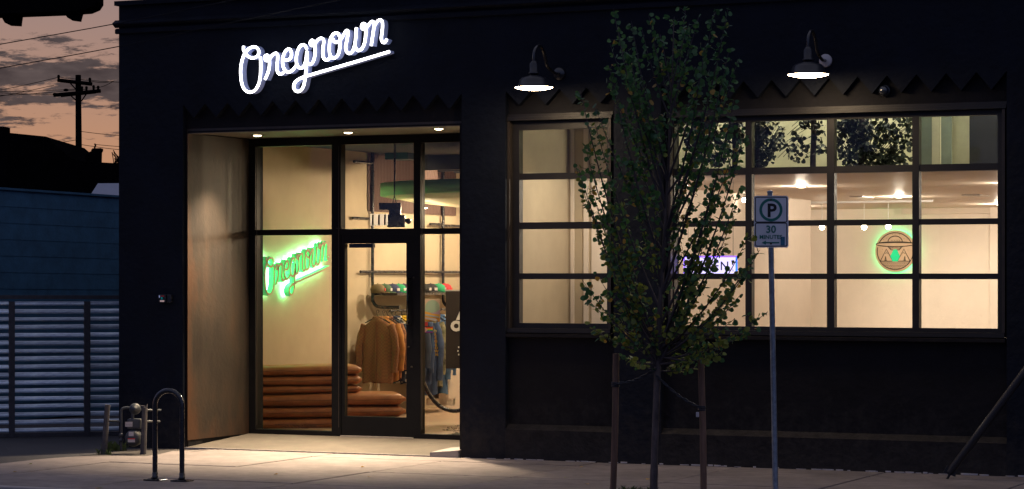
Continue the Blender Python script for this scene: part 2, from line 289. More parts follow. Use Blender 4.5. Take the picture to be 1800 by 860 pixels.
# ------------------------------------------------------------------ mesh building
class MB:
    def __init__(s): s.v = []; s.f = []; s.m = []; s.sm = []
    def add(s, vs, fs, mi=0, smooth=False):
        o = len(s.v); s.v += [tuple(p) for p in vs]
        for f in fs: s.f.append(tuple(i + o for i in f)); s.m.append(mi); s.sm.append(smooth)
        return s
    def box(s, x0, x1, y0, y1, z0, z1, mi=0):
        vs = [(x0,y0,z0),(x1,y0,z0),(x1,y1,z0),(x0,y1,z0),(x0,y0,z1),(x1,y0,z1),(x1,y1,z1),(x0,y1,z1)]
        return s.add(vs, [(0,3,2,1),(4,5,6,7),(0,1,5,4),(1,2,6,5),(2,3,7,6),(3,0,4,7)], mi)
    def obox(s, c, ax, ay, az_, mi=0):
        c = Vector(c); vs = []
        for k in (-1, 1):
            for i, j in ((-1,-1),(1,-1),(1,1),(-1,1)): vs.append(c + ax*i + ay*j + az_*k)
        return s.add(vs, [(0,3,2,1),(4,5,6,7),(0,1,5,4),(1,2,6,5),(2,3,7,6),(3,0,4,7)], mi)
    def prism(s, pts, off, mi=0):
        off = Vector(off); n = len(pts); P = [Vector(p) for p in pts]
        vs = P + [p + off for p in P]
        return s.add(vs, [tuple(range(n - 1, -1, -1)), tuple(range(n, 2*n))] + [(i, (i+1) % n, n + (i+1) % n, n + i) for i in range(n)], mi)
    def tube(s, path, r, n=8, mi=0, cap=True, flat=1.0, smooth=True):
        P = [Vector(p) for p in path]; k = len(P)
        rs = r if isinstance(r, (list, tuple)) else [r] * k
        vs = []; fs = []; prev = None
        for i, p in enumerate(P):
            d = (P[min(i+1, k-1)] - P[max(i-1, 0)])
            if d.length < 1e-9: d = Vector((0, 0, 1))
            d.normalize()
            if prev is None:
                a = Vector((0, 1, 0)) if abs(d.y) < 0.9 else Vector((1, 0, 0))
                a = (a - d * a.dot(d)).normalized()
            else:
                a = prev - d * prev.dot(d)
                a = a.normalized() if a.length > 1e-6 else d.orthogonal().normalized()
            prev = a; b = d.cross(a)
            for j in range(n):
                t = 2 * math.pi * j / n
                vs.append(p + a * math.cos(t) * rs[i] * flat + b * math.sin(t) * rs[i])
        for i in range(k - 1):
            for j in range(n):
                fs.append((i*n + j, i*n + (j+1) % n, (i+1)*n + (j+1) % n, (i+1)*n + j))
        s.add(vs, fs, mi, smooth)
        if cap: s.add(vs[:n], [tuple(range(n - 1, -1, -1))], mi); s.add(vs[-n:], [tuple(range(n))], mi)
        return s
    def lathe(s, prof, c, n=24, mi=0, axis=(0, 0, 1), smooth=True, sx=1.0, sy=1.0):
        q = Vector((0, 0, 1)).rotation_difference(Vector(axis)); c = Vector(c); vs = []; fs = []
        for r, z in prof:
            for j in range(n):
                t = 2 * math.pi * j / n
                vs.append(c + q @ Vector((r * math.cos(t) * sx, r * math.sin(t) * sy, z)))
        for i in range(len(prof) - 1):
            for j in range(n):
                fs.append((i*n + j, i*n + (j+1) % n, (i+1)*n + (j+1) % n, (i+1)*n + j))
        if prof[0][0] > 1e-4: fs.append(tuple(range(n - 1, -1, -1)))
        if prof[-1][0] > 1e-4: fs.append(tuple((len(prof)-1)*n + j for j in range(n)))
        return s.add(vs, fs, mi, smooth)
    def sphere(s, c, r, n=12, mi=0):
        rr = r if isinstance(r, (tuple, list)) else (r, r, r); c = Vector(c); k = n // 2
        vs = []; fs = []
        for i in range(k + 1):
            a = math.pi * i / k
            for j in range(n):
                t = 2*math.pi*j/n
                vs.append(c + Vector((rr[0]*math.sin(a)*math.cos(t), rr[1]*math.sin(a)*math.sin(t), rr[2]*math.cos(a))))
        for i in range(k):
            for j in range(n): fs.append((i*n+j, (i+1)*n+j, (i+1)*n+(j+1) % n, i*n+(j+1) % n))
        return s.add(vs, fs, mi, True)
    def build(s, name, mats, parent=None, bevel=0.0, merge=False):
        me = bpy.data.meshes.new(name); me.from_pydata(s.v, [], s.f)
        if not isinstance(mats, (list, tuple)): mats = [mats]
        for m in mats: me.materials.append(m)
        for p, i, sm in zip(me.polygons, s.m, s.sm): p.material_index = i; p.use_smooth = sm
        if bevel or merge:
            bm = bmesh.new(); bm.from_mesh(me)
            bmesh.ops.remove_doubles(bm, verts=bm.verts, dist=1e-5)
            if bevel: bmesh.ops.bevel(bm, geom=bm.edges[:], offset=bevel, segments=2, affect='EDGES', profile=0.5)
            bm.to_mesh(me); bm.free()
        return link(name, me, parent)
def link(name, me, parent=None):
    o = bpy.data.objects.new(name, me); COL.objects.link(o)
    if parent is not None:
        o.parent = parent
        if parent.parent is None and parent.type == 'EMPTY' and parent.get('at') is not None: o.location = -Vector(parent['at'])
    return o
def tag(o, label=None, cat=None, group=None, kind=None):
    if label: o['label'] = label
    if cat: o['category'] = cat
    if group: o['group'] = group
    if kind: o['kind'] = kind
    return o
def thing(name, label, cat, at=(0, 0, 0), group=None):
    """An Empty at the thing's base; its parts are modelled in world metres and shifted back by that base."""
    o = bpy.data.objects.new(name, None); COL.objects.link(o); o.location = at; o['at'] = list(at)
    o.empty_display_size = 0.1
    return tag(o, label, cat, group)
def local_thing(name, label, cat, at, rz=0, group=None):
    o = bpy.data.objects.new(name, None); COL.objects.link(o); o.location = at; o.rotation_euler = (0, 0, rz)
    return tag(o, label, cat, group)
def copy_tree(o, parent=None):
    c = o.copy(); COL.objects.link(c)
    if parent is not None: c.parent = parent
    for ch in list(o.children): copy_tree(ch, c)
    return c
def struct(o): o['kind'] = 'structure'; return o
def text_mesh(txt, size, depth=0.002, align='CENTER', space=1.0, bold=0.0):
    cu = bpy.data.curves.new('text', 'FONT'); cu.body = txt; cu.size = size; cu.extrude = depth; cu.align_x = align; cu.space_character = space
    cu.offset = bold; cu.resolution_u = 3
    o = bpy.data.objects.new('text', cu); COL.objects.link(o)
    bpy.context.view_layer.update()
    me = bpy.data.meshes.new_from_object(o.evaluated_get(bpy.context.evaluated_depsgraph_get()))
    bpy.data.objects.remove(o); bpy.data.curves.remove(cu)
    return me
def put_text(name, txt, size, origin, ux, uz, m, parent, **k):
    """Flat lettering: text x axis along ux, text y axis along uz, standing at origin (world)."""
    me = text_mesh(txt, size, **k); ux = Vector(ux).normalized(); uz = Vector(uz).normalized(); un = ux.cross(uz)
    T = Matrix.Translation(Vector(origin)) @ Matrix((ux, uz, un)).transposed().to_4x4()
    me.transform(T); me.materials.clear(); me.materials.append(m); me.name = name
    return link(name, me, parent)
def smooth_path(pts, sub=6):
    P = [Vector(p) for p in pts]; o = []
    for i in range(len(P) - 1):
        a, b, c, d = P[max(i-1, 0)], P[i], P[i+1], P[min(i+2, len(P)-1)]
        for k in range(sub):
            t = k / sub
            o.append(0.5 * ((2*b) + (c - a)*t + (2*a - 5*b + 4*c - d)*t*t + (3*b - a - 3*c + d)*t**3))
    o.append(P[-1]); return o

# ------------------------------------------------------------------ ground
XL, XR = X(209), 22.0
g = MB(); g.add([(-1500,-1500,-0.16),(1500,-1500,-0.16),(1500,1500,-0.16),(-1500,1500,-0.16)], [(0,1,2,3)])
struct(g.build('ground', M['asphalt']))
g = MB(); g.add([(-60,-14,-0.15),(60,-14,-0.15),(60,-4.95,-0.15),(-60,-4.95,-0.15)], [(0,1,2,3)])
struct(g.build('road', M['asphalt']))
kerb = struct(MB().box(-60, 60, -4.95, -4.80, -0.2, 0.0).build('kerb', M['kerb'], bevel=0.015))
side = struct(MB().box(-2.86, 60, -4.80, -0.002, -0.2, -0.012).build('sidewalk', M['joint']))
lot = MB(); lot.box(-60, -2.86, -4.80, 40, -0.2, -0.016)
struct(lot.build('asphalt_lot', M['asphalt']))
# concrete slabs, one object each, sharing meshes
rowsY = [(-0.004, -0.50), (-0.50, -2.05), (-2.05, -3.55), (-3.55, -4.80)]
slab_me = {}
xs = [-2.0 + 1.52 * i for i in range(-0, 13)]
XT0, XT1 = X(1147, -3.6) - 0.62, X(1147, -3.6) + 0.62
for ri, (ya, yb) in enumerate(rowsY):
    for i, x0 in enumerate(xs):
        x1 = x0 + 1.52
        if ri == 3 and x0 < XT0 < x1: x1 = XT0
        elif ri == 3 and x0 < XT1 < x1: x0 = XT1
        elif ri == 3 and x0 >= XT0 and x1 <= XT1: continue
        key = (ri, round(x1 - x0, 3))
        if key not in slab_me:
            o = MB().box(0, x1 - x0 - 0.02, yb + 0.014, ya - (0.014 if ri else 0.0), -0.10, 0.0).build('paving_slab', M['concrete'], side, bevel=0.006)
            slab_me[key] = o.data
        else: o = link('paving_slab', slab_me[key], side)
        o.location = (x0 + 0.01, 0, R.uniform(-0.003, 0.003))
edge = [pZ(a, b, 0) for a, b in ((303, 793), (282, 798), (255, 802), (190, 801), (120, 803), (60, 808), (0, 815), (-60, 824))]
edge = [Vector((p.x, p.y, -0.10)) for p in edge]
poly = [Vector((-2.01, -0.01, -0.10))] + edge + [Vector((-3.2, -4.80, -0.10)), Vector((-2.01, -4.80, -0.10))]
struct(MB().prism(poly, (0, 0, 0.099)).build('driveway_apron', M['concrete']))

# tree well
well = MB().box(XT0 + 0.01, XT1 - 0.01, -4.79, -3.12, -0.2, -0.03)
struct(well.build('tree_well', M['soil']))

# ------------------------------------------------------------------ the building
TOP = 4.93
bld = thing('storefront_building', 'black stucco shop with recessed glass entry and big gridded windows', 'building', (XL, 0, 0))
D1, D2 = 0.078, 0.36                       # bay recess, wall thickness
def zig(pa, pb, ya_peak, yb_peak, amp_a, amp_b, n):
    """zigzag edge of a recessed bay between two columns of the photograph, left to right: peaks up, valleys down"""
    x0, x1 = X(pa), X(pb); z0, z1 = Z(pa, ya_peak), Z(pb, yb_peak)
    za, zb = Z(pa, ya_peak + amp_a), Z(pb, yb_peak + amp_b); pts = []
    for i in range(2 * n + 1):
        t = i / (2 * n); x = x0 + (x1 - x0) * t
        pts.append((x, (z0 + (z1 - z0)*t) if i % 2 == 0 else (za + (zb - za)*t)))
    return pts
ZA = zig(321.5, 811.5, 184, 164, 24, 27, 12)
ZB = zig(888.5, 1079, 160, 152, 25, 29, 4)
ZC = zig(1162, 1769.5, 148, 124.6, 29, 32, 12)
bays = []
prof = [(XL, -0.2), (XL, TOP), (XR, TOP), (XR, -0.2)]
for zg in (ZC, ZB, ZA):
    prof += [(zg[-1][0], -0.2)] + [p for p in reversed(zg)] + [(zg[0][0], -0.2)]
MB().prism([(x, 0, z) for x, z in prof], (0, D1, 0)).build('wall', M['stucco'], bld)
# plinth under the two window bays with a sloping weathered top
zledge = Z(1240, 765)
for zg in (ZB, ZC):
    a, b = zg[0][0] + 0.001, zg[-1][0] - 0.001
    MB().prism([(a, 0, -0.2), (a, 0, zledge), (a, D1, zledge + 0.055), (a, D1, -0.2)], (b - a, 0, 0)).build('plinth', M['plinth'], bld)
# second layer with the openings
OA = (X(331, D1), X(808, D1), Z(331, 234, D1))                       # entry opening
OB = (X(893, D1), X(1076, D1), Z(893, 592, D1), Z(893, 207, D1))     # left window opening
OC = (X(1176, D1), X(1768, D1), Z(1768, 602, D1), Z(1768, 184, D1))  # right window opening
zt = 4.15
bk = MB()
bk.box(ZA[0][0] - 0.2, OA[0], D1, D2, -0.2, zt); bk.box(OA[1], OB[0], D1, D2, -0.2, zt)
bk.box(OA[0], OA[1], D1, D2, OA[2], zt)
bk.box(OB[1], OC[0], D1, D2, -0.2, zt)
for o_ in (OB, OC):
    bk.box(o_[0], o_[1], D1, D2, -0.2, o_[2]); bk.box(o_[0], o_[1], D1, D2, o_[3], zt)
bk.box(OC[1], XR, D1, D2, -0.2, zt); bk.box(XL + 0.3, ZA[0][0] - 0.2, D1, D2, -0.2, zt)
bk.box(XL + 0.3, XR, D1, D2, zt, TOP)
bk.build('bay_wall', M['bay'], bld)
MB().box(XL, XL + 0.3, D1, 16, -0.2, TOP).build('side_wall', M['stucco'], bld)
MB().box(XR - 0.3, XR, D2, 16, -0.2, TOP).build('side_wall', M['stucco'], bld)
MB().box(XL + 0.3, XR - 0.3, 15.7, 16, -0.2, TOP).build('rear_wall', M['stucco'], bld)
MB().box(XL + 0.3, XR - 0.3, D2, 15.7, TOP - 0.25, TOP - 0.1).build('roof', M['silh'], bld)
# cornice: two thin ledges
zc1, zc2 = Z(380, 44), Z(380, 35)
MB().prism([(XL - 0.03, 0, zc1 - 0.05), (XL - 0.03, -0.035, zc1 - 0.045), (XL - 0.03, -0.035, zc1), (XL - 0.03, -0.0, zc1 + 0.014)], (XR - XL, 0, 0)).build('cornice', M['stucco'], bld)
MB().prism([(XL - 0.05, 0, zc1 + 0.02), (XL - 0.05, -0.06, zc2), (XL - 0.05, -0.06, zc2 + 0.012), (XL - 0.05, 0.0, zc2 + 0.05)], (XR - XL, 0, 0)).build('cornice', M['stucco'], bld)
ct = Z(380, 14)
MB().box(XL - 0.03, XR, -0.05, 0.12, TOP, TOP + 0.05).build('coping', M['stucco'], bld)
# pale ragged grit where wall meets pavement
gr = MB(); x = OA[1] + 0.1
while x < 12:
    wd = R.uniform(0.02, 0.12); dp = R.uniform(0.006, 0.028)
    if R.random() < 0.5: gr.prism([(x, -0.002, 0.001), (x + wd*0.3, -dp, 0.001), (x + wd*0.8, -dp*R.uniform(.5, 1), 0.001), (x + wd, -0.002, 0.001)], (0, 0.0, R.uniform(0.004, 0.016)))
    x += wd * R.uniform(0.7, 1.4)
tag(gr.build('grit_edge', M['grit'], bld), kind='stuff')

# ---- recessed entry
GY = 1.42
zfl = 0.085                                # floor level at the glass
xa0, xa1 = OA[0], OA[1]
MB().box(xa0 - 0.15, xa0 - 0.012, D2, GY + 0.3, -0.2, OA[2] + 0.3).build('alcove_wall', M['stucco'], bld)
MB().box(xa0 + 0.001, xa0 + 0.012, D1 - 0.03, GY - 0.06, zfl + 0.0, OA[2] - 0.008).build('steel_panel', M['corten'], bld)
MB().box(xa1 - 0.0, xa1 + 0.15, D2, GY + 0.3, -0.2, OA[2] + 0.3).build('alcove_wall', M['stucco'], bld)
MB().box(xa0, xa1, D2, GY + 0.3, OA[2] + 0.003, OA[2] + 0.15).build('soffit', M['soffit'], bld)
MB().box(xa0, xa1, D1, D2 , OA[2] - 0.006, OA[2] - 0.0015).build('soffit_lining', M['soffit'], bld)
# black edge trims of the opening
MB().box(xa0 - 0.03, xa0 - 0.002, 0.085, D1 - 0.001, 0, OA[2] + 0.02).build('edge_trim', M['trim'], bld)
MB().box(xa0 - 0.03, xa1 + 0.02, 0.08, D1 - 0.001, OA[2] + 0.02, OA[2] + 0.045).build('edge_trim', M['trim'], bld)
# sloping concrete floor and the small step at its right end
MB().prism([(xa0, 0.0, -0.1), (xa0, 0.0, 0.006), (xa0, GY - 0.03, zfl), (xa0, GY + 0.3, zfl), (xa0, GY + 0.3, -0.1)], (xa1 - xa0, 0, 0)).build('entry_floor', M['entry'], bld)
MB().box(xa0 + 0.02, X(757), -0.022, 0.0005, -0.02, 0.012).build('nosing', M['kerb'], bld)
sx0 = X(757)
MB().prism([(sx0, -0.02, -0.02), (xa1 + 0.03, -0.02, -0.02), (xa1 + 0.03, -0.02, 0.075), (sx0, -0.02, 0.045)], (0, 0.5, 0.02)).build('step_pad', M['kerb'], bld)

# ---- glazed entry screen
def zg(py, px): return Z(px, py, GY)
FX = lambda px: X(px, GY)
h_top = OA[2]
zA, zB_, zC_ = Z(520, 257, GY), Z(520, 403.5, GY), Z(520, 413, GY)
z_base = Z(520, 756, GY); z_door_top = Z(660, 414, GY)
fy0, fy1 = GY - 0.055, GY + 0.055
scr = MB()
zb1, zb2 = Z(660, 402.5, GY), Z(660, 412.5, GY)
scr.box(xa0, xa1, fy0, fy1, zA, h_top)                                       # head
scr.box(xa0, FX(453), fy0, fy1, zfl, zA)
scr.box(FX(587), FX(603), fy0, fy1, zfl, zA)
scr.box(FX(731), FX(743), fy0, fy1, zfl, zA)
scr.box(xa1 - 0.06, xa1, fy0, fy1, zfl, zA)
bw = [(453, 587), (603, 731), (743, None)]
for a, b in bw:
    xb = FX(b) if b else xa1 - 0.06
    scr.box(FX(a), xb, fy0, fy1, zb1, zb2)
    if a != 603: scr.box(FX(a), xb, fy0, fy1, zfl, z_base)
win = scr.build('window', M['alu'], bld)
# raised bead strips that catch light
bd = MB()
for px_ in (456, 600, 746): bd.box(FX(px_) - 0.006, FX(px_) + 0.002, fy0 - 0.006, fy0 - 0.0005, zfl + 0.1, zA - 0.02)
bd.build('glazing_bead', M['trim'], win)
for a, b in bw:
    xb = FX(b) if b else xa1 - 0.06
    MB().add([(FX(a), GY, zb2), (xb, GY, zb2), (xb, GY, zA), (FX(a), GY, zA)], [(0, 1, 2, 3)]).build('pane', M['glass'], win)
    if a != 603: MB().add([(FX(a), GY, z_base), (xb, GY, z_base), (xb, GY, zb1), (FX(a), GY, zb1)], [(0, 1, 2, 3)]).build('pane', M['glass'], win)
# door leaf
d0, d1 = FX(603) + 0.004, FX(731) - 0.004
dz0, dz1 = zfl + 0.012, zb1 - 0.004
gx0, gx1, gz0, gz1 = FX(609.5), FX(717.5), Z(660, 732.5, GY), Z(660, 428, GY)
dr = MB(); dy0, dy1 = GY - 0.045, GY + 0.02
dr.box(d0, gx0, dy0, dy1, dz0, dz1); dr.box(gx1, d1, dy0, dy1, dz0, dz1)
dr.box(gx0, gx1, dy0, dy1, dz0, gz0); dr.box(gx0, gx1, dy0, dy1, gz1, dz1)
door = dr.build('door', M['alu'], bld)
MB().add([(gx0, GY, gz0), (gx1, GY, gz0), (gx1, GY, gz1), (gx0, GY, gz1)], [(0, 1, 2, 3)]).build('pane', M['glass'], door)
hz0, hz1 = Z(725, 570, GY), Z(725, 490, GY)
MB().tube([(FX(724), dy0, hz0), (FX(724), dy0 - 0.06, hz0), (FX(724), dy0 - 0.06, hz1), (FX(724), dy0, hz1)], 0.014, 8).build('handle', M['blackm'], door)
MB().box(FX(611.5), FX(653), GY + 0.03, GY + 0.09, Z(630, 435.5, GY), Z(630, 428.5, GY)).build('door_closer', M['alu'], door)
lk = MB()
for px_, py_ in ((731, 488), (721, 519), (722, 610), (727, 645)): lk.lathe([(0.0, 0.0), (0.012, 0.0), (0.012, 0.01), (0, 0.012)], (FX(px_), dy0, Z(px_, py_, GY)), 10, axis=(0, -1, 0))
lk.build('lock', M['trim'], door)
MB().box(d0, d1, fy0 - 0.02, fy0 + 0.0, zfl - 0.001, zfl + 0.011).build('threshold', mat('aluminium', (0.5, 0.45, 0.4), 0.4, metal=0.5), bld)
MB().box(FX(595), FX(606), fy0 - 0.003, fy0 + 0.01, zb1 + 0.006, zb1 + 0.014).build('hinge', M['trim'], door)
# small print on the glass
yy = GY - 0.005
for py_, t in ((749.5, '~ SECURITY ~'), (753.6, 'No Person Under 21 Permitted'), (757.4, 'No Minors Permitted On These Premises'), (761.2, '* No On-Site Use'), (765, 'Prohibited: Consume')):
    put_text('lettering', t, 0.028, (FX(812), yy, Z(790, py_, GY)), (1, 0, 0), (0, 0, 1), M['black'], win, depth=0.0005, bold=0.0004)
for py_, t in ((749, 'No Person Under 21 Permitted On These Premises'), (753, '* No On-Site Use Of Marijuana')):
    put_text('lettering', t, 0.026, (FX(520), yy, Z(520, py_, GY)), (1, 0, 0), (0, 0, 1), M['black'], win, depth=0.0005)

# ---- house number
hn = thing('house_number', 'three white plates with black digits 111 on the pane over the door', 'house number', (FX(666), GY, Z(666, 397, GY)))
for k, (a, b) in enumerate(((651, 661.2), (661.6, 671.8), (672.2, 682))):
    z0, z1 = Z(a, 396.5, GY), Z(a, 376.5, GY)
    p = MB().add([(FX(a), GY - 0.006, z0), (FX(b), GY - 0.006, z0), (FX(b), GY - 0.006, z1), (FX(a), GY - 0.006, z1)], [(0, 1, 2, 3)]).build('plate', M['vinyl'], hn)
    put_text('digit', '1', 0.165, ((FX(a) + FX(b)) / 2, GY - 0.009, z0 + 0.008), (1, 0, 0), (0, 0, 1), M['black'], p, depth=0.001, bold=0.003)

# ---- big windows
def gridwin(op, cols, rows, y, name='window'):
    """op opening; cols: list of (px0, px1) glass spans; rows: list of glass spans as (z0, z1)"""
    x0, x1, z0, z1 = op; f0, f1 = y - 0.03, y + 0.06
    fr = MB(); gx = [(X(a, y), X(b, y)) for a, b in cols]
    fr.box(x0, gx[0][0], f0, f1, z0 + 0.09, z1 - 0.04); fr.box(gx[-1][1], x1, f0, f1, z0 + 0.09, z1 - 0.04)
    for (a, b), (c, d) in zip(gx, gx[1:]): fr.box(b, c, f0, f1, rows[-1][0], rows[0][1])
    fr.box(gx[0][0], gx[-1][1], f0, f1, rows[0][1], z1 - 0.04)
    fr.box(gx[0][0], gx[-1][1], f0, f1, z0 + 0.09, rows[-1][0])
    for a, b in gx:
        for (c, d), (e, h) in zip(rows, rows[1:]): fr.box(a, b, f0 + 0.008, f1 - 0.002, h, c)
    wn = fr.build(name, M['frame'], bld)
    MB().box(x0 + 0.001, x1 - 0.001, D1 - 0.055, f1, z0 + 0.045, z0 + 0.088).build('sill', M['frame'], wn)
    MB().prism([(x0 - 0.01, D1 - 0.005, z0 - 0.012), (x0 - 0.01, D1 - 0.075, z0 + 0.0), (x0 - 0.01, D1 - 0.075, z0 + 0.03), (x0 - 0.01, D1 - 0.005, z0 + 0.044)], (x1 - x0 + 0.02, 0, 0)).build('sill', M['plinth'], wn)
    MB().box(x0 - 0.012, x1 + 0.012, D1 - 0.045, f1, z1 - 0.036, z1 - 0.002).build('head_trim', M['frame'], wn)
    MB().box(x0 - 0.02, x1 + 0.02, D1 - 0.028, D1 - 0.002, z1 + 0.0, z1 + 0.03).build('head_trim', M['frame'], wn)
    MB().box(x0 + 0.002, x0 + 0.03, D1 - 0.03, f0 - 0.001, z0 + 0.09, z1 - 0.04).build('jamb_trim', M['trim'], wn)
    MB().box(x1 - 0.03, x1 - 0.002, D1 - 0.03, f0 - 0.001, z0 + 0.09, z1 - 0.04).build('jamb_trim', M['trim'], wn)
    for a, b in gx:
        for c, d in rows: MB().add([(a, y + .02, c), (b, y + .02, c), (b, y + .02, d), (a, y + .02, d)], [(0, 1, 2, 3)]).build('pane', M['glass'], wn)
    return wn, gx
WY = 0.15
rB = [(Z(990, b, WY), Z(990, a, WY)) for a, b in ((227, 304), (315, 390.5), (402.5, 480.5), (491, 568.5))]
rC = [(Z(1540, b, WY), Z(1540, a, WY)) for a, b in ((208, 291), (303, 386), (396, 481), (491, 576))]
winB, gB = gridwin(OB, [(915, 1069)], rB, WY)
winC, gC = gridwin(OC, [(1187, 1312), (1323, 1455), (1468, 1605), (1617, 1755)], rC, WY)

# ------------------------------------------------------------------ rooms behind the glass
EX0, EX1, EY1, ECZ = -2.9, 1.5, 8.4, 3.52
MB().box(XL + 0.3, XR - 0.3, GY + 0.3, 15.7, zfl - 0.2, zfl).build('interior_floor', M['floor'], bld)
MB().box(xa1, XR - 0.3, D2 + 0.0, GY + 0.3, zfl - 0.2, zfl).build('interior_floor', M['floor'], bld)
MB().box(EX0 - 0.1, EX0, GY + 0.3, EY1, zfl, 4.7).build('interior_wall', M['tan_wall'], bld)
MB().box(EX0, xa0 - 0.15, GY + 0.15, GY + 0.3, zfl, 4.7).build('interior_wall', M['tan_wall'], bld)
MB().box(EX0, 2.04, EY1, EY1 + 0.1, zfl, 4.7).build('interior_wall', M['white_wall'], bld)
MB().box(EX0, 1.44, GY + 0.3, EY1, ECZ, ECZ + 0.1).build('interior_ceiling', M['black_ceiling'], bld)
MB().box(1.44, 2.04, 1.75, EY1, ECZ, ECZ + 0.1).build('interior_ceiling', M['black_ceiling'], bld)
MB().box(1.44, 1.5, D2, 1.7, zfl, 4.7).build('partition', M['tan_wall'], bld)
MB().box(1.44, 2.1, 1.7, 1.75, zfl, 4.7).build('partition', M['tan_wall'], bld)
for a, b in ((1003, 1009), (1026, 1034), (1040, 1095)): MB().box(X(a, 1.69), min(2.099, X(b, 1.69)), 1.685, 1.699, zfl, 4.6).build('panel', M['white_wall'], bld)  # pale strips in place of bright streaks reflected in the pane
MB().box(2.04, 2.1, 1.75, EY1 + 0.1, zfl, 4.7).build('partition', M['white_wall'], bld)
MB().box(-1.6, XR - 0.3, 13, 13.1, zfl, 4.7).build('interior_wall', M['white_wall'], bld)
MB().box(-1.7, -1.6, EY1 + 0.1, 13.1, zfl, 4.7).build('interior_wall', M['white_wall'], bld)
MB().box(-1.6, 2.1, EY1 + 0.1, 13, (rC[0][0] + rC[1][1]) / 2 - 0.03, (rC[0][0] + rC[1][1]) / 2 + 0.02).build('interior_ceiling', M['white_ceiling'], bld)
CZ = (rC[0][0] + rC[1][1]) / 2                     # ceiling slab level of the right room
MB().box(2.1, XR - 0.3, D2 + 0.001, 13, CZ - 0.03, CZ + 0.02).build('interior_ceiling', M['white_ceiling'], bld)
MB().box(2.1, XR - 0.3, 2.3, 2.36, CZ + 0.02, 4.7).build('pane_backing', M['cream'], bld)  # made-up cream backing, the bright ground behind the leaf shapes
MB().box(10.2, 10.3, D2, 13, zfl, 4.7).build('interior_wall', M['white_wall'], bld)
MB().box(X(1743, 12.9), X(1775, 12.9), 12.80, 12.999, zfl, CZ - 0.03).build('pilaster', M['white_wall'], bld)
MB().box(2.11, 10.1, 12.86, 12.999, CZ - 0.12, CZ - 0.031).build('cornice', M['white_ceiling'], bld)
MB().box(2.11, 10.1, 12.975, 12.999, zfl, zfl + 0.15).build('skirting', M['white_ceiling'], bld)
# added boards giving the pale and dark bands in the rightmost top pane
for a, b, y, m in ((1607, 1638, 1.2, 'sage'), (1638, 1653, 1.0, 'cream'), (1651, 1672, 1.1, 'sage'), (1668, 1706, 1.25, 'cream'), (1704, 1790, 0.9, 'black_ceiling')):
    MB().box(X(a, y), X(b, y), y, y + 0.03, CZ + 0.021, 3.9).build('panel', M[m], bld)

def lamp_light(name, kind, loc, power, col, parent=None, size=0.08, spot=None, blend=0.6, rot=None):
    d = bpy.data.lights.new(name, kind); d.energy = power; d.color = col
    if kind in ('POINT', 'SPOT'): d.shadow_soft_size = size
    if kind == 'SPOT': d.spot_size = spot; d.spot_blend = blend
    if kind == 'AREA': d.shape = 'DISK'; d.size = size
    o = bpy.data.objects.new(name, d); COL.objects.link(o)
    if parent is not None: o.parent = parent
    o.location = loc
    if rot: o.rotation_euler = rot
    return o
WARM = (1.0, 0.76, 0.50); WARMW = (1.0, 0.855, 0.68)
def downlight(loc, label, group, r=0.05, power=60, col=WARM, kind='SPOT', spot=rad(120), housing='trim', blend=0.6, tilt=0.0):
    t = local_thing('downlight', label, 'downlight', loc, 0, group)
    MB().lathe([(r*1.5, 0.0), (r*1.55, -0.004), (r*1.05, -0.006), (r*1.0, -0.002)], (0, 0, 0), 20).build('ring', M[housing], t)
    MB().lathe([(0.0, -0.017), (r*0.5, -0.015), (r*0.85, -0.009), (r*0.98, -0.001), (0, -0.001)], (0, 0, 0), 20).build('lens', M['down'], t)
    lamp_light('bulb_light', kind, (0, 0, -0.06), power, col, t, size=r, spot=spot, blend=blend, rot=(tilt, 0, 0))
    return t
for k, (px_, py_) in enumerate(((457.5, 238.5), (612, 233), (771.5, 226.5))):
    p = pZ(px_, py_, OA[2] - 0.002)
    p = Vector((p.x, min(0.75, max(0.45, p.y)), OA[2] + 0.001))
    downlight(p, ('lit recessed downlight in the entry soffit nearest the rusty panel', 'lit recessed downlight in the entry soffit above the door', 'lit recessed downlight in the entry soffit nearest the right pier')[k], 'entry soffit downlights', power=1450, spot=rad(78), blend=1.0, tilt=rad(-16))
k = 0
for x_, y_, z_, pw, lab in ((-1.25, 3.6, 2.74, 30, 'downlight under the ceiling disc nearest the green script sign'), (0.4, 3.2, 2.74, 80, 'downlight under the ceiling disc nearest the shop door'), (-1.45, 5.3, 2.74, 120, 'downlight under the ceiling disc above the clothes rack'), (-1.3, 7.0, ECZ - 0.001, 360, 'downlight in the dark hall ceiling beyond the ceiling disc')):
    downlight((x_, y_, z_), lab, 'entry hall downlights', r=0.06, power=pw, kind='POINT', col=WARM)
for (a_, b_) in ((1690, 1722), (1493, 1516)):
    MB().box(X(a_, 7.0), X(b_, 7.0), 7.0, 7.5, CZ - 0.045, CZ - 0.031).build('ceiling_vent', M['ringmat'], bld)
for x_, y_, pw in ((2.75, 0.9, 62), (3.6, 3.5, 40), (6.0, 3.5, 40), (8.4, 3.5, 40), (3.6, 7.5, 55), (6.0, 7.5, 55), (8.6, 7.5, 55), (1.0, 11.0, 65), (4.0, 11.2, 55), (8.6, 11.2, 55)):
    downlight((x_, y_, CZ - 0.032), 'small round downlight in the white shop ceiling', 'shop ceiling downlights', r=0.05, power=pw, kind='POINT', col=WARMW)
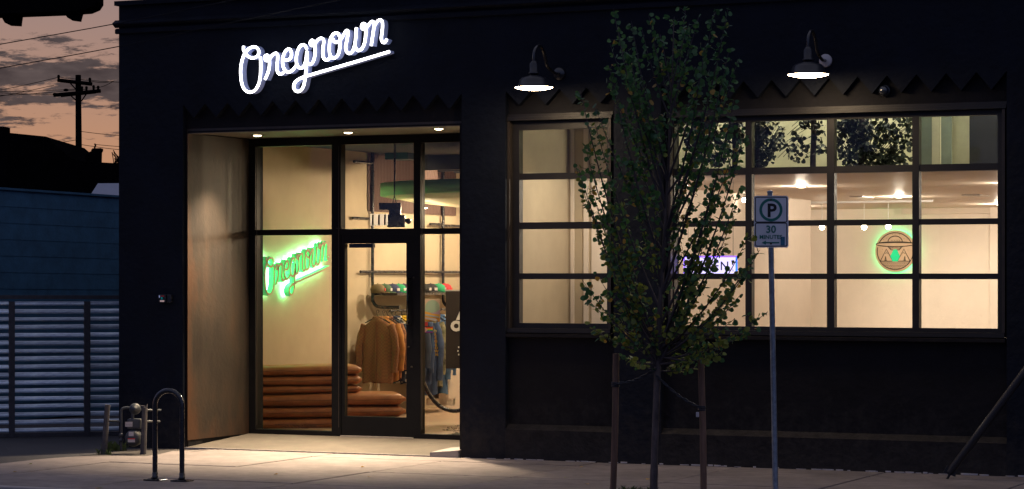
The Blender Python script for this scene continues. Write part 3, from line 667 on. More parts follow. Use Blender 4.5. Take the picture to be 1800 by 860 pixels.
# unseen strip lamps, added to brighten what stands above the shop ceiling
st = local_thing('fill_strip', 'unseen added strip lamp brightening the backing behind the top panes', 'fill light', (5.9, 1.75, 4.3))
MB().box(-3.6, 3.6, -0.05, 0.05, 0.02, 0.06).build('batten', M['white'], st)
sg_ = emit_mat('fill_strip_glow', (1.0, 0.96, 0.74), 60)
MB().tube([(-3.55, 0, 0), (3.55, 0, 0)], 0.02, 8).build('tube', sg_, st)
st2 = local_thing('fill_strip', 'unseen added strip lamp brightening the boards from the window side', 'fill light', (8.2, 0.52, 4.2))
MB().box(-2.6, 1.4, -0.05, 0.05, 0.02, 0.06).build('batten', M['white'], st2)
MB().tube([(-2.55, 0, 0), (1.35, 0, 0)], 0.02, 8).build('tube', sg_, st2)

# ------------------------------------------------------------------ lettering of the shop name as strokes (photograph pixels on the facade)
def s1(*p): return [(410 + a / 7.164, 60 + b / 7.164) for a, b in p]
def s2(*p): return [(550 + a / 7.167, 20 + b / 7.167) for a, b in p]
STROKES = [
    s1((130,152),(130,200),(150,240),(180,275),(225,300),(270,297),(305,275),(322,235),(315,195),(285,166),(245,164),(200,182),(160,222),(130,275),(107,350),(94,440),(96,540),(110,630),(140,695),(190,730),(235,728),(280,700),(320,630),(340,540),(346,430),(345,340),(340,285)),
    s1((400,572),(432,500),(452,425),(457,350),(448,290),(425,266),(400,280),(396,312),(418,335),(450,322),(480,280),(515,248),(545,244),(559,275),(556,340),(550,420),(556,470),(575,500),(603,503),(632,485),(650,466)),
    s1((638,332),(690,325),(725,295),(733,240),(715,195),(685,192),(648,230),(624,300),(621,370),(636,430),(668,470),(708,477),(750,450),(795,395)),
    s1((926,190),(905,148),(875,136),(845,150),(815,200),(797,270),(794,345),(808,400),(840,428),(872,420),(900,380),(920,300),(928,220),(930,300),(922,400),(912,500),(900,590),(885,655),(858,702),(820,724),(782,712),(761,668),(776,612),(830,566),(900,538),(1000,506)) + s2((300,705),(600,618),(965,508)),
    s1((925,330),(945,375),(972,382),(1000,358)) + s2((18,590),(28,510),(24,430),(12,385),(-12,365),(-32,388),(-30,420),(-5,432),(30,400),(62,360),(100,340),(130,352),(136,392),(126,470),(126,560),(145,602),(178,615),(215,585)),
    s2((250,345),(262,375),(290,392),(325,380),(356,345),(390,290),(418,246),(440,250),(440,300),(425,380),(412,450),(424,508),(458,532),(498,505),(528,420),(540,320),(548,205)),
    s2((335,320),(320,283),(290,274),(255,290),(222,345),(208,420),(209,520),(232,578),(270,588),(310,558),(334,490),(340,400),(338,345)),
    s2((530,430),(545,475),(575,495),(618,470),(650,400),(665,300),(668,220),(655,165),(632,156),(613,180),(618,215),(645,228),(678,205),(705,165),(740,130),(765,140),(771,180),(757,280),(742,380),(734,435)),
    s2((768,200),(800,140),(840,110),(870,125),(878,180),(870,270),(862,340),(876,385),(906,392),(932,350)),
]
def stroke_world(st, Y): return [pY(a, b, Y) for a, b in st]
sgn = thing('script_sign', 'glowing white tube script sign reading Oregrown high on the black wall', 'shop sign', (X(420), 0, Z(420, 165)))
for st_ in STROKES:
    path = smooth_path(stroke_world(st_, -0.115), 5)
    lt = MB().tube(path, 0.0148, 8).build('letter', M['tube_white'], sgn)
    rb = MB()                                             # channel behind the tube, back to the wall
    Pn = len(path); vs = []; fs = []
    for i, p in enumerate(path):
        d = (path[min(i+1, Pn-1)] - path[max(i-1, 0)]); d.y = 0; d.normalize(); nrm = Vector((-d.z, 0, d.x)) * 0.0135
        for sgn_, y in ((1, -0.108), (1, -0.012), (-1, -0.012), (-1, -0.108)): q = p + nrm * sgn_; vs.append((q.x, y, q.z))
    for i in range(Pn - 1):
        for j in range(4): fs.append((i*4 + j, i*4 + (j+1) % 4, (i+1)*4 + (j+1) % 4, (i+1)*4 + j))
    fs += [(0, 1, 2, 3), ((Pn-1)*4, (Pn-1)*4+3, (Pn-1)*4+2, (Pn-1)*4+1)]
    rb.add(vs, fs); rb.build('channel', M['sign_side'], lt)
# the same script on the side wall inside, cut from board and lit green from behind
isg = thing('backlit_script_sign', 'green backlit script sign reading Oregrown on the side wall behind the left pane', 'shop sign', (EX0, 2.5, 1.7))
org = pY(420, 165, 0); o_in = pX(453.5, 527, EX0 + 0.1)
k_in = 0.90
def inner(p): return Vector((0, o_in.y + 0.11 + (p.x - org.x) * k_in * 0.98, o_in.z + 0.05 + (p.z - org.z) * k_in))
for st_ in STROKES:
    path = smooth_path([inner(p) for p in stroke_world(st_, 0)], 4); Pn = len(path)
    def strip(xa, xb, hw):
        vs = []; fs = []
        for i, p in enumerate(path):
            d = (path[min(i+1, Pn-1)] - path[max(i-1, 0)]); d.normalize(); nrm = Vector((0, -d.z, d.y)) * hw
            for s_, x_ in ((1, xb), (1, xa), (-1, xa), (-1, xb)): q = p + nrm * s_; vs.append((x_, q.y, q.z))
        for i in range(Pn - 1):
            for j in range(4): fs.append((i*4 + j, i*4 + (j+1) % 4, (i+1)*4 + (j+1) % 4, (i+1)*4 + j))
        fs += [(0, 1, 2, 3), ((Pn-1)*4, (Pn-1)*4+3, (Pn-1)*4+2, (Pn-1)*4+1)]
        return MB().add(vs, fs)
    fc = strip(EX0 + 0.118, EX0 + 0.122, 0.013).build('letter', M['tan_face'], isg)
    strip(EX0 + 0.045, EX0 + 0.1175, 0.0155).build('return', M['green_side'], fc)
    strip(EX0 + 0.034, EX0 + 0.044, 0.012).build('light_strip', M['green_glow'], fc)

# ------------------------------------------------------------------ gooseneck lamps
def wall_lamp(pm, ps, rim, label, plate):
    m0 = pY(pm[0], pm[1], 0)
    dx, dy = ray(ps[0]); ys = CAM.y + (m0.x - CAM.x) / dx * dy
    c = pY(ps[0], ps[1], ys); sc_ = F / ((ys - CAM.y) / dy); rr = rim / sc_ / 2
    t = thing('wall_lamp', label, 'wall lamp', tuple(m0), 'gooseneck lamps over the windows')
    z0 = c.z
    MB().lathe([(rr*0.98, 0.010), (rr, 0.005), (rr*1.0, 0.010), (rr*0.80, 0.03), (rr*0.72, 0.085), (rr*0.60, 0.105), (rr*0.22, 0.125), (rr*0.20, 0.14)], (m0.x, ys, z0), 36).build('shade', M['lampblue'], t)
    MB().lathe([(0, -0.022), (rr*0.5, -0.018), (rr*0.8, -0.006), (rr*0.95, 0.004), (rr*0.88, 0.009), (0, 0.009)], (m0.x, ys, z0), 36).build('bulb_disc', M['lamp_in'], t)
    MB().lathe([(0.055, 0.14), (0.055, 0.155), (0.045, 0.16), (0.045, 0.24), (0.028, 0.265), (0.02, 0.275)], (m0.x, ys, z0), 20).build('neck', M['lampblue'], t)
    zt_ = z0 + 0.275; ar = 0.0165; apex = z0 + 0.275 + 0.16
    L_ = -ys
    pts = [(m0.x, ys, zt_ - 0.02), (m0.x, ys + 0.005, zt_ + 0.08), (m0.x, ys + 0.10*L_, apex - 0.02), (m0.x, ys + 0.24*L_, apex), (m0.x, ys + 0.38*L_, apex - 0.06), (m0.x, ys + 0.50*L_, zt_ - 0.02), (m0.x, ys + 0.62*L_, m0.z + 0.03), (m0.x, ys + 0.80*L_, m0.z), (m0.x, -0.01, m0.z)]
    MB().tube(smooth_path(pts, 6), ar, 10).build('arm', M['blackm'], t)
    MB().lathe([(0.0, 0.03), (0.06, 0.03), (0.065, 0.02), (0.065, 0.001)], tuple(m0), 20, axis=(0, -1, 0)).build('mounting_plate', M[plate], t)
    return t
wall_lamp((984, 130), (938.5, 155), 70, 'lit dark gooseneck lamp over the narrow left window beside the tree', 'blackm')
wall_lamp((1452, 107), (1420.5, 132.5), 75.5, 'lit dark gooseneck lamp with pale wall plate over the wide window', 'label')

# dome camera, keypad
p = pY(1556, 160, D1)
cm = thing('security_camera', 'small black dome security camera on the zigzag band over the wide window', 'security camera', tuple(p))
MB().lathe([(0.06, 0.0), (0.06, 0.03), (0.05, 0.035)], tuple(p), 20, axis=(0, -1, 0)).build('base', M['blackm'], cm)
MB().sphere(p + Vector((0, -0.05, 0)), 0.05, 16).build('dome', mat('smoked_dome', (0.02, 0.025, 0.035), 0.08, coat=1.0), cm)
p0, p1 = pY(283, 532, 0), pY(304, 518, 0)
kp = thing('keypad', 'small black wall box with lit symbols left of the rusty entry panel', 'keypad', (p0.x, 0, p0.z))
kb = MB().box(p0.x, p1.x - 0.06, -0.05, -0.001, p0.z, p1.z).build('housing', M['blackm'], kp, bevel=0.004)
MB().box(p1.x - 0.055, p1.x, -0.035, -0.001, p0.z, p1.z).build('card_slot', M['blackm'], kp, bevel=0.004)
MB().box(p0.x + 0.02, p0.x + 0.075, -0.053, -0.0505, p0.z + 0.008, p0.z + 0.026).build('label_strip', mat('strip_pink', (0.6, 0.45, 0.42), 0.6, emit=(0.6, 0.42, 0.38), estr=0.35), kp)
MB().box(p0.x + 0.035, p0.x + 0.052, -0.053, -0.0505, p0.z + 0.036, p0.z + 0.06).build('symbol', M['keypad'], kp)
MB().box(p0.x + 0.03, p0.x + 0.075, -0.053, -0.0505, p0.z + 0.066, p0.z + 0.078).build('brand_strip', M['red'], kp)
MB().box(p0.x + 0.006, p0.x + 0.018, -0.053, -0.0505, p0.z + 0.055, p0.z + 0.08).build('indicator', mat('indicator_white', (0.4, 0.45, 0.6), 0.4, emit=(0.3, 0.35, 0.6), estr=0.4), kp)

# ------------------------------------------------------------------ things in the entry hall
# ceiling disc
dc = (pD(948, 486, 30.3).x, 4.5)
ds = thing('ceiling_disc', 'large round floating ceiling disc with green lit rim behind the entry glass', 'ceiling feature', (dc[0], dc[1], 2.78))
zd = 1.9 + (486 - 346) / F * 30.2
MB().lathe([(1.9, 0.0), (2.0, 0.01), (2.0, 0.16), (1.9, 0.162)], (dc[0], dc[1], zd), 64).build('rim', M['disc_side'], ds)
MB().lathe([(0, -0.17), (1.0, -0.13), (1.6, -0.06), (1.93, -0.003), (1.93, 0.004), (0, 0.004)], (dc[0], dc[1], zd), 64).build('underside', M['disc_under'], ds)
for a in (0.4, 2.5, 4.6):
    q = Vector((dc[0] + 1.3*math.cos(a), dc[1] + 1.3*math.sin(a), 0)); MB().tube([(q.x, q.y, zd + 0.16), (q.x, q.y, ECZ)], 0.008, 6).build('hanger', M['blackm'], ds)
# hanging black projector
pc = pD(690, 380, 29.4)
pj = thing('hanging_projector', 'black projector hanging on two thin cables behind the pane over the door', 'projector', tuple(pc))
S = 29.4 / F
def pb(px, py, dz=0.0): return pD(px, py, 29.4 + dz)
def bx_px(a, b, c, d, dep): # pixel box at projector distance
    p, q = pb(a, d), pb(b, c)
    ax = (q - p); ax.z = 0; h = (q.z - p.z) / 2
    n = Vector((-ax.y, ax.x, 0)).normalized()
    return ((p + q) / 2, ax / 2, n * dep, Vector((0, 0, h)))
MB().obox(*bx_px(667, 705, 357, 369.5, 0.06)).build('lamp_head', M['blackm'], pj)
MB().obox(*bx_px(684, 704, 369.6, 378, 0.05)).build('bracket', M['blackm'], pj)
MB().obox(*bx_px(681, 712, 378.1, 400, 0.09)).build('body', M['blackm'], pj, bevel=0.01)
MB().sphere(pb(718, 389), (0.035, 0.035, 0.035), 12).build('lens', M['blackm'], pj)
MB().tube([pb(711, 387), pb(718, 389)], 0.02, 8).build('lens_mount', M['blackm'], pj)
cb = MB()
cb.tube([pb(693, 240), pb(693, 345), pb(690, 359)], 0.006, 6); cb.tube([pb(695.5, 240), pb(693.4, 345), pb(697, 359)], 0.006, 6)
cb.build('cable', M['blackm'], pj)
# dark air unit and joists under the ceiling
p = pD(709, 269, 32.5); au = thing('air_unit', 'dark teal air unit fixed under the hall ceiling', 'air unit', tuple(p))
MB().box(p.x - 0.17, p.x + 0.17, p.y - 0.2, p.y + 0.2, p.z - 0.09, ECZ).build('casing', mat('teal_casing', (0.02, 0.06, 0.065), 0.6), au)
jo = MB()
for i in range(5):
    y = 6.2 + i*0.5; MB().box(EX0 + 0.3, 2.0, y, y + 0.09, ECZ - 0.2, ECZ - 0.002).build('joist', M['black_ceiling'], bld)
# pipe rack on the left wall
PXW = EX0 + 0.05
rk = thing('pipe_rack', 'black pipe clothes rack with shelf fixed along the hall side wall', 'clothes rack', (PXW, 4.0, 1.2))
def pw(px, py, off=0.0): return pX(px, py, PXW + off)
for px_ in (655, 779):
    yv = pw(px_, 486).y; zlow = pw(px_, 540).z
    MB().tube(smooth_path([(PXW, yv, ECZ), (PXW, yv, 2.4), (PXW, yv, zlow + 0.2), (PXW + 0.02, yv, zlow + 0.05), (PXW + 0.12, yv, zlow), (PXW + 0.40, yv, zlow)], 5), 0.022, 8).build('upright', M['blackm'], rk)
zr = pw(690, 545).z; zs = pw(690, 515).z
yA, yB = pw(640, 486).y, pw(812, 486).y + 1.0
MB().tube([(PXW + 0.38, yA, zr), (PXW + 0.38, yB, zr)], 0.016, 8).build('hanging_rail', M['blackm'], rk)
MB().box(PXW - 0.02, PXW + 0.34, pw(658, 486).y, yB, zs - 0.03, zs).build('shelf', M['blackm'], rk)
MB().tube([(PXW, yA - 0.1, pw(690, 478).z), (PXW, yB, pw(690, 478).z)], 0.018, 8).build('cross_pipe', M['blackm'], rk)
for a, b, y in ((622, 655, 287), (620, 655, 385), (756, 779, 395), (779, 812, 398)):
    q0, q1 = pw(a, y), pw(b, y)
    MB().tube([(PXW, q0.y, q1.z), (PXW, q1.y, q1.z)], 0.018, 8).build('cross_pipe', M['blackm'], rk)
# vertical corrugated panel on the wall behind the rack
y0, y1 = pX(645, 300, EX0).y, pX(800, 300, EX0).y; cp = MB(); n = int((y1 - y0) / 0.09); vs = []; fs = []
for i in range(n * 4 + 1):
    y = y0 + (y1 - y0) * i / (n * 4); x = EX0 + 0.006 + 0.012 * (1 + math.sin(i * math.pi / 2))
    vs += [(x, y, 2.75), (x, y, ECZ - 0.01)]
for i in range(n * 4): fs.append((2*i, 2*i+2, 2*i+3, 2*i+1))
cp.add(vs, fs, 0, True).build('corrugated_panel', mat('rose_panel', (0.10, 0.058, 0.046), 0.7), bld)

# garments
fab = {
 'brown cord': checker('brown_plaid', (0.185, 0.080, 0.033), (0.145, 0.060, 0.027), 44),
 'rust plaid': checker('rust_plaid', (0.24, 0.11, 0.05), (0.14, 0.06, 0.035), 18),
 'amber': mat('amber_flannel', (0.38, 0.17, 0.05), 0.95, var=0.3, vscale=12),
 'navy': mat('navy_cloth', (0.02, 0.03, 0.06), 0.95, var=0.2),
 'check': checker('buffalo_check', (0.60, 0.58, 0.55), (0.03, 0.04, 0.07), 15),
 'yellow': mat('yellow_cloth', (0.62, 0.40, 0.03), 0.9),
 'denim': mat('blue_denim', (0.055, 0.11, 0.21), 0.95, var=0.4, vscale=8),
 'dark denim': mat('dark_denim', (0.03, 0.05, 0.11), 0.95, var=0.4, vscale=8),
 'camo': mat('camo_cloth', (0.16, 0.15, 0.09), 0.95, var=0.85, vscale=9),
 'pale': mat('pale_cloth', (0.55, 0.47, 0.36), 0.95, var=0.1),
}
def garment(loc, rz, m, label, name='hanging_shirt', w=0.23, Ln=0.80, seed=0):
    rg = random.Random(seed)
    t = local_thing(name, label, 'shirt', loc, rz, 'clothes hanging on the hall rack')
    hang = MB().tube(smooth_path([(0, 0, 0.0), (0.02, 0, 0.02), (0, 0, 0.035), (-0.02, 0, 0.01), (0, 0, -0.04)], 4), 0.004, 6)
    hang.tube([(-w*0.85, 0, -0.13), (0, 0, -0.04), (w*0.85, 0, -0.13)], 0.008, 6).build('hanger', M['blackm'], t)
    n = 28; rows_ = 12; vs = []; fs = []
    for i in range(rows_ + 1):
        v = i / rows_; z = -0.055 - v * Ln
        hw = w * (0.28 + 0.72 * min(1, v / 0.10)) * (1 + 0.04 * math.sin(v*5 + seed)) if v < 0.10 else w * (1 + 0.05 * v + 0.015 * math.sin(v*9 + seed))
        hd = 0.045 + 0.015 * v
        zz = z - (0.0 if v >= 0.1 else 0.0)
        for j in range(n):
            a = 2*math.pi*j/n; fold = 1 + (0.55 * v) * math.sin(a*5 + seed + 2*v) * abs(math.sin(a)) + 0.1 * math.sin(9*a + v*14 + seed) * v
            x = hw * math.copysign(abs(math.cos(a))**0.8, math.cos(a)); y = hd * math.sin(a) * fold
            drop = 0.09 * (abs(x)/w) ** 1.2 * max(0, 1 - v*6)
            vs.append((x, y, zz - drop + 0.012*math.sin(3*a + seed)*v))
    for i in range(rows_):
        for j in range(n): fs.append((i*n+j, (i+1)*n+j, (i+1)*n+(j+1) % n, i*n+(j+1) % n))
    fs.append(tuple(range(n)))
    MB().add(vs, fs, 0, True).build('body', m, t)
    for s in (-1, 1):
        k = rg.uniform(-0.02, 0.03)
        pts = [(s*w*0.86, 0, -0.16), (s*w*1.10, -0.005, -0.28), (s*(w*1.16+k), -0.012, -0.46), (s*(w*1.14+k), -0.02, -0.62), (s*(w*1.10+k), -0.02, -0.155 - Ln*0.72)]
        MB().tube(smooth_path(pts, 4), [0.058 + (0.042 - 0.058)*i/16 + 0.004*math.sin(i*1.7+seed) for i in range(17)], 10, flat=0.7).build('sleeve', m, t)
    cl_ = MB().lathe([(0.075, 0.0), (0.07, 0.035), (0.062, 0.04), (0.062, 0.0)], (0, 0, -0.085), 16, sy=0.6)
    cl_.build('collar', m, t)
    MB().tube([(0, -0.052, -0.12), (0, -0.064, -0.05 - Ln*0.55), (0, -0.070, -0.04 - Ln*0.97)], 0.006, 6).build('placket', m, t)
    return t
gl = [(664, 'brown cord', 'brown plaid shirt hanging foremost on the rack behind the door glass', 0.84, 0.205),
      (675, 'amber', 'amber flannel shirt second from the front of the rack', 0.82, 0.20),
      (682, 'rust plaid', 'rust plaid shirt hanging between the amber and navy shirts', 0.80, 0.19),
      (690, 'navy', 'navy shirt hanging just before the buffalo check shirt', 0.84, 0.185),
      (697, 'check', 'black and white buffalo check shirt on the rack', 0.86, 0.19),
      (707, 'yellow', 'yellow shirt hanging right behind the buffalo check shirt', 0.80, 0.18),
      (720, 'navy', 'navy shirt on the rack hidden by the door stile', 0.8, 0.22),
      (731, 'dark denim', 'dark denim jacket behind the mullion right of the door', 0.9, 0.22),
      (744, 'dark denim', 'dark denim jacket with rainbow patch behind the narrow right pane', 1.05, 0.20),
      (754, 'camo', 'green and tan camouflage jacket hanging among the denim', 0.95, 0.20),
      (763, 'denim', 'blue denim jacket with yellow sleeve letters behind the right pane', 1.05, 0.20),
      (774, 'denim', 'pale blue denim jacket last before the cream shirt', 0.98, 0.19),
      (786, 'pale', 'cream shirt at the far end of the rack beside the dark banner', 0.95, 0.19)]
gobj = {}
for i, (px_, m, lab, Ln, w_) in enumerate(gl):
    q = pX(px_, 545, PXW + 0.38)
    gobj[px_] = garment((PXW + 0.38, q.y, zr - 0.02), rad(R.uniform(-4, 4)), fab[m], lab, 'hanging_jacket' if 'jacket' in lab else 'hanging_shirt', w_, Ln, i)
# patches and sleeve letters
def card(px0, px1, py0, py1, t, dep=0.004):
    p, q = pD(px0, py1, t), pD(px1, py0, t); ax = q - p; ax.z = 0; n = Vector((-ax.y, ax.x, 0)).normalized()
    return (p + q) / 2, ax / 2, n * dep, Vector((0, 0, (q.z - p.z) / 2))
tG = 31.2
pt = thing('pride_patch', 'rainbow flag patch with pink chevron pinned below the landscape print', 'flag patch', tuple(pD(752, 583, tG)))
a = card(745, 762, 574, 586, tG, 0.006); MB().obox(*a).build('backing', M['black'], pt)
cols = [(0.6, .03, .03), (0.7, .25, .02), (0.7, .55, .03), (.05, .35, .08), (.05, .12, .5), (.25, .05, .4)]
for i, c in enumerate(cols):
    y0 = 575 + i * 1.65; MB().obox(*card(746, 761, y0, y0 + 1.65, tG - 0.01)).build('stripe', mat('stripe_colour', c, 0.7), pt)
ch = [pD(746, 575, tG - 0.022), pD(751.5, 580, tG - 0.022), pD(746, 585, tG - 0.022)]
MB().prism(ch, (0.002, 0.004, 0)).build('chevron', mat('chevron_pink', (0.6, 0.4, 0.45), 0.7), pt)
rp = MB().obox(*card(744.5, 752, 566.5, 573, tG, 0.006)).build('red_tag', M['red']); tag(rp, 'small red square tag above the rainbow patch', 'tag')
yl = thing('sleeve_lettering', 'yellow letters running down the denim sleeve behind the right pane', 'lettering', tuple(pD(766, 630, 31.05)))
for i, c in enumerate('OREGROWN'):
    q = pD(764.8 + i*0.42, 584.5 + i * 5.9, 31.05)
    put_text('letter', c, 0.046, q, (CY, SY, 0), (0, 0, 1), fab['yellow'], yl, depth=0.004, bold=0.002)
# landscape print
tp = 30.8
pr = thing('art_print', 'print of a pale green sky over orange fields hung before the jackets', 'print', tuple(pD(760, 565, tp)))
MB().obox(*card(745.5, 774, 525.5, 566, tp, 0.004)).build('sheet', mat('print_paper', (0.62, 0.42, 0.34), 0.7), pr)
sk = [pD(747, 547, tp - .012)] + [pD(760 - 12.5*math.cos(a_), 540 - 12.5*math.sin(a_), tp - .012) for a_ in [math.pi*i/10 for i in range(11)]] + [pD(772.8, 552, tp - .012), pD(760, 551, tp - .012)]
MB().prism(sk, (0.001, 0.003, 0)).build('sky_area', mat('print_sage', (0.32, 0.42, 0.36), 0.7), pr)
for i, (pts, c) in enumerate([([(747, 548), (760, 551), (772.8, 553), (772.8, 565), (747, 565)], (0.75, 0.38, 0.06)),
        ([(756, 551), (766, 549), (772.8, 545), (772.8, 553)], (0.45, 0.30, 0.45)),
        ([(747, 552), (772, 557), (772, 559), (747, 555)], (0.36, 0.42, 0.48)),
        ([(747, 558), (766, 560), (770, 565), (766, 565), (747, 560.5)], (0.45, 0.36, 0.42))]):
    MB().prism([pD(x_, y_, tp - .016 - .004*i) for x_, y_ in pts], (0.001, 0.002, 0)).build('field', mat('print_field', c, 0.7), pr)
# caps on the shelf
capc = [(0.14, 0.10, 0.05), (0.05, 0.10, 0.06), (0.03, 0.04, 0.10), (0.02, 0.28, 0.12), (0.05, 0.04, 0.08), (0.02, 0.02, 0.02), (0.03, 0.03, 0.035), (0.03, 0.30, 0.14), (0.5, 0.04, 0.05)]
capn = ['tan', 'forest green', 'navy', 'bright green', 'purple', 'black', 'charcoal', 'emerald', 'red']
for i, px_ in enumerate((664, 676, 690, 701, 710, 745, 757, 771, 782)):
    q = pX(px_, 515, PXW + 0.18)
    t = local_thing('cap', f'{capn[i]} cap on the black shelf over the clothes rail', 'cap', (PXW + 0.18, q.y, zs + 0.001), rad(-90 + R.uniform(-25, 25)), 'caps on the shelf over the rail')
    m = mat('cap_cloth', capc[i], 0.9, var=0.2)
    MB().lathe([(0.095, 0.0), (0.097, 0.05), (0.085, 0.09), (0.05, 0.115), (0.0, 0.122)], (0, 0, 0), 16).build('dome', m, t)
    br = [(0.09*math.cos(a_) , 0.06 + 0.10*math.sin(a_), 0.012 - 0.01*math.sin(a_)) for a_ in [math.pi*k_/10 for k_ in range(11)]]
    MB().prism(br, (0, 0, 0.006)).build('brim', m, t)
    MB().box(-0.03, 0.03, 0.088, 0.1, 0.03, 0.065).build('badge', M['red'] if i in (0, 8) else M['label'], t)
    MB().sphere((0, 0, 0.122), 0.008, 8).build('button', m, t)
# dark banner
tb = 30.6
bn = thing('hanging_banner', 'dark brown hanging banner with white letters at the right edge of the entry glass', 'banner', tuple(pD(800, 648, tb)))
MB().obox(*card(783.5, 850, 512, 648, tb, 0.008)).build('cloth', mat('banner_cloth', (0.028, 0.02, 0.018), 0.85), bn)
MB().obox(*card(782, 852, 509.5, 512, tb, 0.012)).build('top_bar', M['label'], bn)
for c, px_, py_, s in (('A', 813, 561, 0.19), ('O', 802, 581, 0.16)):
    put_text('letter', c, s, pD(px_, py_, tb - 0.02), (CY, SY, 0), (0, 0, 1), M['white'], bn, depth=0.002, bold=0.012)
ring = [pD(822 - 17*math.cos(a_), 617 - 17*math.sin(a_), tb - 0.02) for a_ in [2*math.pi*i/16 for i in range(16)]]
for i, q in enumerate(ring):
    MB().obox(q, Vector((CY, SY, 0))*0.007, Vector((-SY, CY, 0))*0.003, Vector((0, 0, 0.01))).build('mark', M['white'], bn)
# white display plinths and the black hoop
tc_ = 33.2
dp = thing('display_counter', 'white stepped display counter standing behind the narrow right pane', 'counter', tuple(pD(780, 735, tc_)))
for a in ((757, 772, 652, 700), (772, 796, 650, 735), (750, 800, 700, 712), (796, 860, 648, 735)):
    MB().obox(*card(a[0], a[1], a[2], a[3], tc_ + (0.12 if a[0] == 757 else 0.0), 0.10)).build('panel', M['white_wall'] if a[0] != 757 else M['tan_wall'], dp)
tag(MB().tube(smooth_path([pD(a_, b_, 30.2) for a_, b_ in ((738, 655), (744, 672), (755, 694), (770, 712), (788, 721), (806, 722), (830, 714))], 5), 0.026, 10).build('floor_hoop', M['blackm']), 'curved black pipe hoop standing low behind the narrow right pane', 'hoop')
tag(MB().box(FX(743), 1.2, GY + 0.12, GY + 0.9, zfl + 0.001, zfl + 0.012).build('door_mat', mat('mat_grey', (0.10, 0.11, 0.09), 0.95, bump=0.3)), 'grey floor mat inside the narrow right pane', 'mat')

# leather cushions
def cushion(px0, px1, y0, y1, label, tL=29.35, tR=29.75, dep=0.34):
    p0, p1 = pD(px0, y1, tL), pD(px1, y1, tR); ax = p1 - p0; ax.z = 0; Lx = ax.length
    h = (y1 - y0) * 29.5 / F; ux = ax.normalized(); n = Vector((-ux.y, ux.x, 0))
    nx, ny = 26, 16; vs = []; fs = []; rr = h/2
    sd_ = R.random()*9
    for i in range(nx + 1):
        s = i / nx; xx = s * Lx; e = min(1, min(xx + 0.0, Lx - xx) / rr); taper = math.sqrt(max(0, 1 - (1 - e)**2)) if e < 1 else 1
        taper = max(taper, 0.35)
        for j in range(ny):
            a = 2*math.pi*j/ny
            cx = math.copysign(abs(math.cos(a))**0.35, math.cos(a)); cz = math.copysign(abs(math.sin(a))**0.6, math.sin(a))
            puff = 1 + 0.05*math.sin(xx*4 + sd_ + a)
            vs.append(p0 + ux*xx + n*(dep + cx*dep*(0.9 + 0.1*taper)) + Vector((0, 0, h/2 + cz*(h/2)*taper*puff)))
    for i in range(nx):
        for j in range(ny): fs.append((i*ny+j, (i+1)*ny+j, (i+1)*ny+(j+1) % ny, i*ny+(j+1) % ny))
    fs += [tuple(range(ny)), tuple(nx*ny + j for j in range(ny-1, -1, -1))]
    o = MB().add(vs, fs, 0, True).build('leather_cushion', M['leather'])
    sm2 = []
    for i in range(25):
        xx = Lx * (0.015 + 0.95*i/24); sm2.append(p0 + ux*xx + n*(dep*0.015) + Vector((0, 0, h*(0.5 + 0.03*math.sin(i*0.9 + sd_)))))
    MB().tube(sm2, 0.006, 5).build('seam', M['seam'], o)
    return tag(o, label, 'cushion', 'leather cushions stacked behind the left pane')
cushion(440, 637, 644, 662, 'short tan leather cushion on top of the stack behind the left pane')
cushion(440, 637.5, 662, 679.5, 'short tan leather cushion second from the top of the stack')
cushion(440, 637, 679.5, 694, 'short tan leather cushion resting on the long ones')
cushion(440, 714, 694, 716.5, 'long tan leather cushion directly under the short ones')
cushion(440, 714, 716.5, 736.5, 'long tan leather cushion second from the floor')
cushion(440, 714, 736.5, 758, 'long tan leather cushion at the bottom of the stack')

# ------------------------------------------------------------------ things in the right room
# round logo sign on the back wall
lc = pY(1574.6, 441.7, 12.93); rl = 36.8 / F * ((12.93 - CAM.y) / ray(1574)[1])
lg = thing('round_logo_sign', 'round wooden logo sign with flying saucer and green halo on the shop wall', 'shop sign', tuple(lc))
disc = MB().lathe([(0, 0.03), (rl*0.985, 0.03), (rl, 0.02), (rl, 0.0), (0, 0.0)], tuple(lc), 56, axis=(0, -1, 0)).build('disc', M['logo_disc'], lg)
MB().lathe([(rl*0.80, -0.03), (rl*0.97, -0.03), (rl*0.97, -0.02), (rl*0.80, -0.02)], tuple(lc), 56, axis=(0, -1, 0)).build('halo_strip', emit_mat('halo_led', (0.03, 1.0, 0.33), 9), lg)
def lp(u, v, y=-0.034): return Vector((lc.x + u*rl, lc.y + y, lc.z + v*rl))
def line(pts, wd=0.019): return ln.tube([lp(*p) for p in pts], wd*rl, 4, flat=0.5)
ln = MB()
arc = lambda r, a0, a1, cx=0, cy=0, ry=None, n=28: [(cx + r*math.cos(rad(a0 + (a1-a0)*i/n)), cy + (ry or r)*math.sin(rad(a0 + (a1-a0)*i/n))) for i in range(n + 1)]
line(arc(0.88, 27, 153)); line(arc(0.88, 168, 372))
line(arc(0.94, 0, 360, 0, 0.335, 0.115)); line(arc(0.90, 8, 172, 0, 0.36, 0.05)); line(arc(0.35, 0, 180, 0, 0.44, 0.28)); line(arc(0.34, 200, 340, 0, 0.46, 0.05))
line([(-0.36, 0.225), (-0.20, 0.06), (0.20, 0.06), (0.36, 0.225)]); 
for i in range(9): u = -0.28 + 0.07*i; line([(u, 0.205), (u*0.75, 0.12)], 0.012)
for i in range(6): u = -0.20 + 0.08*i; line([(u, 0.50), (u + 0.02, 0.53)], 0.014)
for s in (-1, 1):
    line([(s*0.72, -0.46), (s*0.43, 0.10), (s*0.13, -0.46)]); line([(s*0.53, -0.08), (s*0.46, -0.12), (s*0.42, -0.05), (s*0.37, -0.12), (s*0.33, -0.06)], 0.010)
